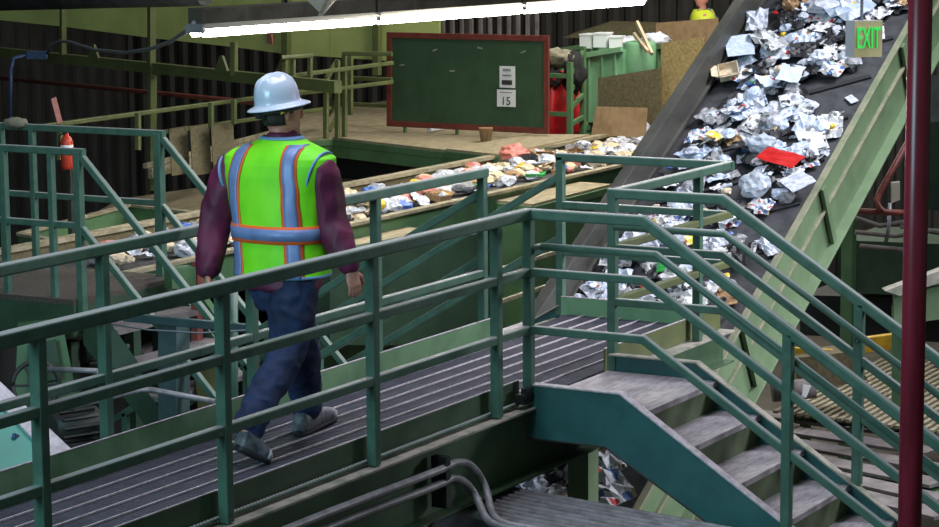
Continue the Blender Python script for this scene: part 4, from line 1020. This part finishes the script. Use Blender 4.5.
# hard hat
HU = (zz*.985-Fh*.12+Rh*-.05).normalized(); HF = (Fh-HU*Fh.dot(HU)).normalized(); HR_ = HF.cross(HU)
hc = HL(-.016, -.004, .034)
def HP(f_, r_, u_): return hc + HF*f_ + HR_*r_ + HU*u_
prof = [(1.30, -.006), (1.36, -.012), (1.37, -.006), (1.33, .001), (1.15, .011), (1.05, .016), (1.015, .022), (1.0, .036), (.995, .06), (.97, .09), (.915, .118), (.82, .144), (.68, .165), (.48, .180), (.26, .188), (.06, .190)]
R = []
for r_, u_ in prof:
    out = []
    for i in range(72):
        t = 2*math.pi*i/72; f_, s_ = math.cos(t), math.sin(t); k = r_*sc_*.90
        ridge = 0
        lat = .118*k*s_
        if u_ > .1:
            for l0 in (-.042, 0, .042): ridge = max(ridge, .017*min(1, (u_-.1)/.05)*max(0, 1-((lat-l0)/.012)**2))
        out.append(HP(.140*k*f_*(1.06 if r_ > 1.1 and f_ > 0 else 1), .122*k*s_, u_*sc_*.87+ridge))
    R.append(out)
hat = MB().rings(R).build('hard_hat', 'helmet_white', root)
hat.modifiers.new('s', 'SUBSURF').levels = 1
MB().tube([HP(.127*sc_*math.cos(t), .113*sc_*math.sin(t), -.018) for t in [2*math.pi*i/30 for i in range(31)]], .014, 8).build('headband', 'ink', hat)
MB().box(HP(-.125*sc_, .02, -.035), (.035, .05, .03), math.radians(-28)).build('ratchet', 'ink', hat)
MB().tube([HP(-.05, .112, -.028), HP(-.0, .116, -.012)], .013, 8).build('yellow_strap', 'strap_yellow', hat)
# shoes
def shoe(heel, toe_, ank, lift):
    d_ = (toe_-heel).normalized(); L = (toe_-heel).length+.05; s_ = d_.cross(zz).normalized(); u_ = s_.cross(d_)
    b0 = heel-d_*.02-u_*.02
    secs = ((0, .030, .05, .045), (.05, .040, .062, .055), (.25, .042, .068, .062), (.45, .046, .055, .05), (.65, .052, .042, .04), (.85, .047, .034, .032), (.97, .028, .024, .022))
    sh = MB().rings([ring(b0+d_*(L*x)+u_*(hh), s_, u_, w_*1.25, h2*1.15, 18, 2.6) for x, w_, hh, h2 in secs]).build('shoe', 'shoe_grey', root)
    MB().rings([ring(b0+d_*(L*x)+u_*.006, s_, u_, w_*1.32, .018, 18, 3) for x, w_, hh, h2 in secs]).build('sole', 'sole_dark', sh)
    MB().rings([ring(b0+d_*(L*x)+u_*hh, s_, u_, w_*1.28, h2*1.17, 18, 2.6) for x, w_, hh, h2 in ((.76, .049, .038, .037), (.85, .048, .035, .034), (.985, .028, .024, .022))]).build('toe_cap', 'shoe_toe', sh)
    for k in range(4):
        c_ = b0+d_*L*(.40+.07*k)+u_*(.105-.012*k); MB().bar(c_-s_*.03, c_+s_*.03, .012, .008, up=u_).build('lace', 'paper', sh)
shoe(heelR, toeR, ankR, 0); shoe(heelL, toeL, ankL, 0)

# second worker, far away behind the boards
c2 = U(703, 20, d=35); zg = c2.z-1.32
r2 = thing('person', 'far worker in lime safety vest and dark clothes behind the tan boards', 'person', (c2.x, c2.y, zg))
F2 = V(-.5, .86, 0).normalized(); R2 = F2.cross(zz)
def K(f_, r_, u_): return V(c2.x, c2.y, zg)+F2*f_+R2*r_+zz*u_
def torso2(mb, k): mb.rings([ring(K(0, 0, u_), R2, F2, a*k, b_*k) for u_, a, b_ in ((.85, .17, .12), (1.0, .165, .115), (1.2, .19, .13), (1.38, .20, .125), (1.46, .12, .09))])
mb = MB(); torso2(mb, .95)
mb.rings([ring(K(o_, 0, u_), R2, F2, a, b_, 20, 2.1) for u_, a, b_, o_ in ((1.52, .05, .06, .04), (1.58, .07, .095, .02), (1.66, .078, .103, .01), (1.73, .06, .08, 0), (1.76, .02, .03, 0))])
limb(mb, [(K(0, 0, 1.42), .06), (K(.02, 0, 1.55), .055)]); limb(mb, [(K(.12, 0, 1.63), .014), (K(.12, 0, 1.61), .015)], 8)
for s in (-1, 1):
    limb(mb, subdiv([(K(0, s*.2, 1.38), .06), (K(.05, s*.25, 1.12), .045), (K(.28, s*.22, 1.0), .032)])); limb(mb, subdiv([(K(0, s*.09, .88), .09), (K(.01, s*.1, .48), .06), (K(0, s*.1, .08), .045)]))
    w_ = K(.30, s*.22, 1.0)
    mb.rings([ring(w_+F2*x, R2, zz, a, b_, 12, 2.5) for x, a, b_ in ((0, .027, .02), (.05, .04, .018), (.09, .038, .013))])
    for k in range(4): limb(mb, [(w_+F2*.085+R2*(.03-.02*k), .0105), (w_+F2*.13+R2*(.03-.02*k)-zz*.02, .01), (w_+F2*.145+R2*(.03-.02*k)-zz*.05, .008)], 8)
    limb(mb, [(w_+F2*.03-R2*s*.03, .014), (w_+F2*.07-R2*s*.06, .011)], 8); limb(mb, [(K(-.02, s*.1, .05), .045), (K(.14, s*.1, .04), .04)])
fuse(mb, 'body', 'skin', r2, .011)
mb = MB(); torso2(mb, 1.06)
for s in (-1, 1): limb(mb, subdiv([(K(0, s*.17, 1.34), .06), (K(.05, s*.25, 1.12), .06), (K(.26, s*.22, 1.0), .05)]))
fuse(mb, 'shirt', 'cloth_black', r2, .012)
mb = MB(); mb.rings([ring(K(0, 0, u_), R2, F2, a, b_) for u_, a, b_ in ((.82, .16, .13), (.95, .185, .14), (1.0, .18, .135))])
for s in (-1, 1): limb(mb, subdiv([(K(0, s*.09, .88), .105), (K(.01, s*.1, .48), .085), (K(0, s*.1, .10), .075)]))
fuse(mb, 'trousers', 'denim', r2, .012)
v2 = MB().rings([ring(K(0, 0, u_), R2, F2, a*1.42, b_*1.5) for u_, a, b_ in ((.92, .175, .125), (1.2, .192, .132), (1.36, .20, .127), (1.43, .15, .11), (1.48, .09, .09))], cap=False).build('vest', 'vest_yellow', r2)
for s in (-1, 1): MB().sweep([K(-.19, s*.13, .95), K(-.20, s*.13, 1.2), K(-.195, s*.13, 1.35), K(-.08, s*.12, 1.49), K(.1, s*.12, 1.47)], rr(.055, .008, .002), up=-F2).build('reflective_tape', 'tape_silver', v2)
MB().rings([ring(K(0, 0, u_), R2, F2, .285, .21) for u_ in (1.05, 1.11)], cap=False).build('reflective_tape', 'tape_silver', v2)
MB().rings([ring(K(0, 0, u_), R2, F2, a, b_, 24, 2) for u_, a, b_ in ((1.69, .125, .16), (1.70, .13, .165), (1.715, .1, .125), (1.78, .09, .115), (1.83, .05, .07), (1.84, .01, .01))]).build('hard_hat', 'helmet_white', r2)

# ------------------------------------------------------------------ waste
rnd = random.Random(21)
def m_sheet(seed, bend=.5, n=6, asp=1.3):
    """creased sheet lying on the belt, unit width"""
    r = random.Random(seed); mb = MB(); vsx = []
    for i in range(n):
        for j in range(n):
            x, y = (i/(n-1)-.5)*asp, j/(n-1)-.5
            z = .05+bend*(.5*abs(noise.noise(V(x*2.2+seed, y*2.2, seed*1.7)))+.25*noise.noise(V(x*5, y*5+seed, 2)))
            vsx.append((x+r.uniform(-.03, .03), y+r.uniform(-.03, .03), max(z, .01)))
    top = [(i*n+j, (i+1)*n+j, (i+1)*n+j+1, i*n+j+1) for i in range(n-1) for j in range(n-1)]
    mb.add(vsx, top)
    k = len(vsx); mb.add([(x, y, z-.012) for x, y, z in vsx], [f[::-1] for f in top])
    rim = [i*n for i in range(n)]+[(n-1)*n+j for j in range(1, n)]+[i*n+n-1 for i in range(n-2, -1, -1)]+[j for j in range(n-2, 0, -1)]
    for a, b_ in zip(rim, rim[1:]+rim[:1]): mb.f.append([a, b_, b_+k, a+k]); mb.sm.append(False)
    return mb
def m_crumple(seed, flat=.55, sub=2, amp=.55):
    bm = bmesh.new(); bmesh.ops.create_icosphere(bm, subdivisions=sub, radius=.5); mb = MB()
    for v in bm.verts:
        f_ = 1+amp*noise.noise(v.co*4.2+V(seed*2.3, seed, 4))+.3*amp*noise.noise(v.co*9+V(seed, 3, 1)); v.co *= f_; v.co.z = v.co.z*flat+.5*flat*.7
    bm.verts.index_update(); mb.add([v.co.copy() for v in bm.verts], [[v.index for v in f.verts] for f in bm.faces]); bm.free(); return mb
def m_carton(seed):
    mb = MB(); w_, h_ = .5, .32
    for a, b_ in (((-w_, -.35), (w_, -.35)), ((w_, -.35), (w_, .35)), ((w_, .35), (-w_, .35)), ((-w_, .35), (-w_, -.35))):
        mb.bar((a[0], a[1], h_/2), (b_[0], b_[1], h_/2), .03, h_)
    mb.box((0, 0, .02), (2*w_, .7, .03)); mb.box((0, .5, h_), (2*w_, .32, .02), rx=.5); mb.box((-.62, 0, h_), (.3, .66, .02), ry=.4); return mb
def m_bottle(seed): return MB().lathe([(.10, -.5), (.14, -.48), (.15, -.2), (.13, -.05), (.15, .1), (.14, .22), (.05, .36), (.05, .44), (.06, .45), (.06, .5)], (0, 0, .15), 12, (1, .1, .05))
def m_flatbox(seed): return MB().box((0, 0, .06), (1, .7, .10)).box((.1, .05, .13), (.6, .5, .03), .2)
def m_stack(seed):
    r = random.Random(seed); mb = MB()
    for k in range(5): mb.box((r.uniform(-.05, .05), r.uniform(-.05, .05), .02+.035*k), (1.1, .75, .025), r.uniform(-.25, .25), r.uniform(-.04, .04))
    return mb
def m_strip(seed): 
    mb = MB(); mb.sweep([V(-.6+.2*i, .12*noise.noise(V(i*.7, seed, 0)), .05+.25*abs(noise.noise(V(i*.9, seed, 5)))) for i in range(7)], rr(.22, .02, .004)); return mb
BELT_ROT = Matrix.Rotation(-INC, 3, 'Y')
cache = {}
def wmesh(kind, var, m):
    key = (kind, var, m)
    if key not in cache:
        f_ = {'sheet': lambda s: m_sheet(s), 'flat_sheet': lambda s: m_sheet(s, .10, 4), 'crumple': lambda s: m_crumple(s), 'bag': lambda s: m_crumple(s, .7, 3, .4), 'carton': m_carton, 'bottle': m_bottle,
              'pack': m_flatbox, 'stack': m_stack, 'strip': m_strip, 'dense': lambda s: m_crumple(s, .5, 2, .8)}[kind]
        cache[key] = f_(var+1).mesh('waste_'+kind, m)
    return cache[key]
def put(kind, m, base, size, R0, yaw, tilt, name, label, cat, group=None, var=None):
    me = wmesh(kind, rnd.randrange(4) if var is None else var, m)
    o = bpy.data.objects.new(name, me); COL.objects.link(o)
    R = R0 @ Matrix.Rotation(yaw, 3, 'Z') @ Matrix.Rotation(tilt[0], 3, 'X') @ Matrix.Rotation(tilt[1], 3, 'Y')
    sx, sy, sz = size if isinstance(size, tuple) else (size, size, size)
    o.matrix_world = Matrix.Translation(base) @ R.to_4x4() @ Matrix.Diagonal((sx, sy, sz, 1))
    tag(o, label, cat, group); return o
KINDS = [  # kind, material, name, wording, weight, size range
    ('sheet', 'waste_white', 'paper_sheet', 'creased white paper sheet', 10, (.13, .30)), ('crumple', 'waste_white', 'paper_wad', 'crumpled white paper wad', 7, (.09, .2)),
    ('sheet', 'waste_cool', 'paper_sheet', 'creased bluish white paper sheet', 8, (.12, .28)), ('sheet', 'print_mixed', 'printed_page', 'creased page with coloured print', 18, (.13, .28)),
    ('sheet', 'print_news', 'newspaper_page', 'creased grey newsprint page', 9, (.14, .30)), ('crumple', 'waste_cool', 'plastic_wad', 'crumpled bluish white plastic wad', 5, (.1, .2)),
    ('crumple', 'waste_black', 'black_wad', 'crumpled black plastic scrap', 13, (.1, .22)), ('sheet', 'waste_grey', 'grey_sheet', 'creased dull grey sheet', 8, (.12, .25)),
    ('sheet', 'waste_black', 'black_sheet', 'creased black sheet', 13, (.14, .28)), ('pack', 'waste_brown', 'flat_carton', 'flattened brown carton piece', 4, (.1, .2)),
    ('crumple', 'waste_tan', 'tan_wad', 'crumpled tan paper wad', 4, (.08, .16)), ('strip', 'waste_white', 'paper_strip', 'twisted white paper strip', 6, (.12, .22)),
    ('bottle', 'waste_clear', 'plastic_bottle', 'clear plastic bottle', 3, (.14, .2)), ('stack', 'print_news', 'newspaper_bundle', 'small bundle of newspaper', 3, (.12, .2)),
    ('crumple', 'waste_red', 'red_scrap', 'small red plastic scrap', 2, (.05, .09)), ('crumple', 'waste_yellow', 'yellow_scrap', 'small yellow plastic scrap', 2, (.05, .09)),
    ('crumple', 'waste_green', 'green_scrap', 'small green plastic scrap', 2, (.05, .09)), ('crumple', 'waste_blue', 'blue_scrap', 'small blue plastic scrap', 2, (.05, .1)),
    ('dense', 'waste_grey', 'grey_wad', 'crumpled dull grey wad', 7, (.1, .2)), ('sheet', 'waste_brown', 'brown_sheet', 'torn brown paper sheet', 4, (.1, .2))]
wts = [k[4] for k in KINDS]
def bare(s, y):
    px, py = proj_px(BP(s, y))
    lines = (px > 897-.56*py)                                  # strip of bare rubber along the right frame
    return (py > 78 and py < 128 and px > 806 and (py-78) > -.45*(px-806)+0) or (lines and py > 15 and not 130 < py < 215) or (py > 215 and px > 745 and py < 420)
def proj_px(P):
    d_ = P-CAM; z_ = d_.dot(_fw); return 469.5+FPX*d_.dot(_r)/z_, 263.5-FPX*d_.dot(_u)/z_
def zone(kd, size, s, y):
    sz = 'large ' if size > (kd[5][0]+kd[5][1])*.39 else 'small '
    f_ = (y-YR_)/(YL_-YR_); lat = 'left' if f_ > .62 else ('mid' if f_ > .3 else 'right'); py = proj_px(BP(s, y))[1]
    lvl = 'level with the exit sign' if py < 62 else 'level with the open box' if py < 112 else 'level with the red folder' if py < 178 else 'level with the clear bag' if py < 225 else 'behind the stair rails' if py < 330 else 'under the stairs'
    return sz+kd[3].replace('small ', '').replace('creased ', '')+', '+lat+' belt, '+lvl
cnt = 0; tries = 0
while cnt < 620 and tries < 4000:
    tries += 1
    s = rnd.uniform(-2.6, 4.6); y = rnd.uniform(YR_+.10, YL_-.12)
    if bare(s, y): continue
    kd = rnd.choices(KINDS, wts)[0]; size = rnd.uniform(*kd[5])*.78
    if -1.6 < s < -.6 and size > .22: continue
    lift = rnd.uniform(.005, .075)
    put(kd[0], kd[1], BP(s, y, lift), size, BELT_ROT, rnd.uniform(0, 6.28), (rnd.gauss(0, .16), rnd.gauss(0, .16)), kd[2], zone(kd, size, s, y), 'waste', kd[3]+'s on the inclined belt'); cnt += 1
def special(px, py, kind, m, size, yaw, name, label, lift=.10, tilt=(0, 0), var=0):
    s, y = belt_at(px, py)
    y = min(max(y, YR_+.1), YL_-.1)
    put(kind, m, BP(s, y, lift), size, BELT_ROT, yaw, tilt, name, label, 'waste', None, var)
special(783, 171, 'flat_sheet', 'waste_red', (.30, .18, .2), 1.25, 'red_folder', 'flat bright red folder in the middle of the inclined belt', .13)
special(758, 199, 'bag', 'waste_clear', (.26, .24, .26), .3, 'plastic_bag', 'inflated clear plastic bag just below the red folder', .08)
special(801, 194, 'flat_sheet', 'waste_white', (.18, .22, .2), .9, 'paper_sheet', 'smooth blank white sheet right of clear plastic bag', .12)
special(814, 148, 'stack', 'print_news', (.30, .26, .3), .4, 'newspaper_bundle', 'fanned newspaper bundle right above the red folder', .05)
special(763, 156, 'bag', 'waste_clear', (.18, .26, .2), .1, 'plastic_wrap', 'glossy crumpled clear wrap left of the newspaper bundle', .08, var=1)
special(832, 13, 'bag', 'waste_white', (.36, .40, .22), .6, 'white_bag', 'large crumpled white bag at the top of the inclined belt', .05, var=2)
special(850, 20, 'sheet', 'waste_cool', (.3, .34, .34), 1.1, 'white_bag', 'folded white plastic film beside the exit sign', .1)
special(792, 15, 'bag', 'waste_brown', (.16, .15, .2), .2, 'tan_bag', 'round tan paper bag near the top left of belt', .06, var=3)
special(731, 81, 'carton', 'waste_tan', (.20, .24, .2), .45, 'open_box', 'open shallow cardboard box against the left belt skirt', .07)
special(738, 58, 'flat_sheet', 'waste_cool', (.24, .24, .3), .5, 'paper_sheet', 'large smooth pale blue sheet above the open cardboard box', .12, (.15, -.1))
special(717, 149, 'pack', 'print_bright', (.17, .12, .12), 1.0, 'snack_packet', 'yellow and green snack packet left on the belt', .13)
special(666, 279, 'pack', 'waste_green', (.17, .12, .1), .3, 'green_packet', 'bright green packet seen between the stair rails', .13)
special(728, 299, 'carton', 'waste_brown', (.24, .2, .12), .5, 'brown_carton', 'brown cardboard carton behind the stair rails', .03)
special(793, 88, 'flat_sheet', 'waste_cool', (.22, .2, .4), .1, 'paper_sheet', 'bent pale blue sheet in the centre of the belt', .13, (.2, .1), 2)
special(792, 108, 'pack', 'print_news', (.20, .26, .08), .5, 'framed_print', 'grey framed print lying beside the bare belt', .08)
special(822, 69, 'bag', 'waste_white', (.20, .2, .16), .9, 'snack_bag', 'white plastic bag at the edge of the bare belt', .08, var=1)
special(770, 53, 'sheet', 'print_news', (.3, .2, .25), .9, 'magazine', 'open grey magazine above the belt centre', .12)
special(760, 33, 'sheet', 'waste_white', (.26, .2, .25), .3, 'paper_sheet', 'torn white sheet near the upper left belt skirt', .12)
special(856, 13, 'pack', 'waste_yellow', (.12, .1, .1), .3, 'yellow_packet', 'yellow packet behind the exit sign', .1)
special(640, 260, 'sheet', 'waste_white', (.26, .24, .3), .7, 'paper_sheet', 'white folded sheet behind the landing railing', .12)
special(683, 290, 'sheet', 'print_news', (.24, .22, .2), 1.2, 'printed_page', 'printed white sheet right of the green packet', .12)
special(656, 236, 'pack', 'waste_yellow', (.16, .1, .1), .6, 'yellow_packet', 'yellow orange packet behind the farther stair post', .1)
special(693, 250, 'pack', 'print_bright', (.14, .12, .08), .6, 'snack_packet', 'yellow printed packet behind the dead end post', .1)
special(614, 500, 'sheet', 'print_mixed', (.3, .26, .2), .8, 'printed_page', 'lower coloured advertising page under the stair stringer', .1)
special(610, 470, 'sheet', 'print_mixed', (.28, .24, .2), .3, 'printed_page', 'upper coloured advertising page under the stair stringer', .1)
special(770, 250, 'sheet', 'waste_white', (.2, .12, .2), .8, 'paper_sheet', 'single white sheet on bare rubber low beside the frame', .02)
special(852, 101, 'flat_sheet', 'waste_white', (.1, .07, .1), .8, 'paper_scrap', 'lone white scrap on the bare rubber', .015)
# flat sorting conveyor
KF = [('crumple', 'waste_white', 'paper_wad', 'crumpled white paper wad', 16), ('crumple', 'waste_tan', 'tan_wad', 'crumpled tan paper wad', 12), ('sheet', 'waste_white', 'paper_sheet', 'creased white sheet', 8), ('sheet', 'waste_tan', 'tan_sheet', 'creased tan sheet', 11),
      ('crumple', 'waste_pink', 'pink_wad', 'crumpled pink plastic scrap', 2), ('crumple', 'waste_green', 'green_wad', 'crumpled green plastic scrap', 1), ('crumple', 'waste_blue', 'blue_wad', 'crumpled blue plastic scrap', 1), ('crumple', 'waste_brown', 'brown_wad', 'crumpled brown cardboard scrap', 3),
      ('dense', 'waste_grey', 'grey_wad', 'crumpled grey scrap', 5), ('crumple', 'waste_black', 'black_wad', 'crumpled black scrap', 4), ('crumple', 'waste_yellow', 'yellow_wad', 'crumpled yellow plastic scrap', 2), ('carton', 'waste_brown', 'small_carton', 'small open brown carton', 2), ('bag', 'waste_white', 'white_bag', 'crumpled white plastic bag', 3)]
def zone_f(kd, size, x, y):
    px = proj_px(V(x, y, ZC))[0]; sz = 'large ' if size > .17 else 'small '
    lat = 'far side' if y > (YA+YBk)/2 else 'near side'
    at = 'left of the worker' if px < 250 else 'beside the worker elbow' if px < 374 else 'between far railing posts' if px < 430 else 'left of the railing end' if px < 484 else 'in the rear stair gap' if px < 562 else 'right of the corner post'
    return sz+kd[3].replace('small ', '')+' on '+lat+' of sorting conveyor, '+at
wf = [k[4] for k in KF]; I3 = Matrix.Identity(3); cnt = 0; tries = 0
while cnt < 620 and tries < 4000:
    tries += 1
    x = rnd.uniform(3.3, 18.5); y = rnd.uniform(YA+.14, YBk-.16)
    px, py = proj_px(V(x, y, ZC))
    if px < 100: continue
    kd = rnd.choices(KF, wf)[0]; size = rnd.uniform(.09, .25)
    put(kd[0], kd[1], V(x, y, ZC+rnd.uniform(0, .06)), size, I3, rnd.uniform(0, 6.28), (rnd.gauss(0, .2), rnd.gauss(0, .2)), kd[2], zone_f(kd, size, x, y), 'waste', kd[3]+'s on the flat sorting conveyor'); cnt += 1
for (px, py, kind, m, sz, nm, lb) in ((472, 160, 'bag', 'waste_pink', .34, 'orange_bag', 'orange pink plastic bag on the sorting conveyor by the railing end'), (543, 176, 'pack', 'waste_green', .30, 'green_packet', 'green packet on the sorting conveyor near the dead end corner'),
        (508, 188, 'pack', 'waste_blue', .18, 'blue_packet', 'small blue packet on the bare sorting belt'), (546, 159, 'carton', 'waste_brown', .3, 'brown_carton', 'brown carton on the sorting conveyor left of the corner post'), (618, 137, 'bag', 'waste_white', .4, 'white_bag', 'tall white bag heaped at the far end of the sorting conveyor')):
    q = U(px, py, z=ZC+.06); q.y = min(max(q.y, YA+.2), YBk-.2)
    put(kind, m, q, sz, I3, .4, (0, 0), nm, lb, 'waste')
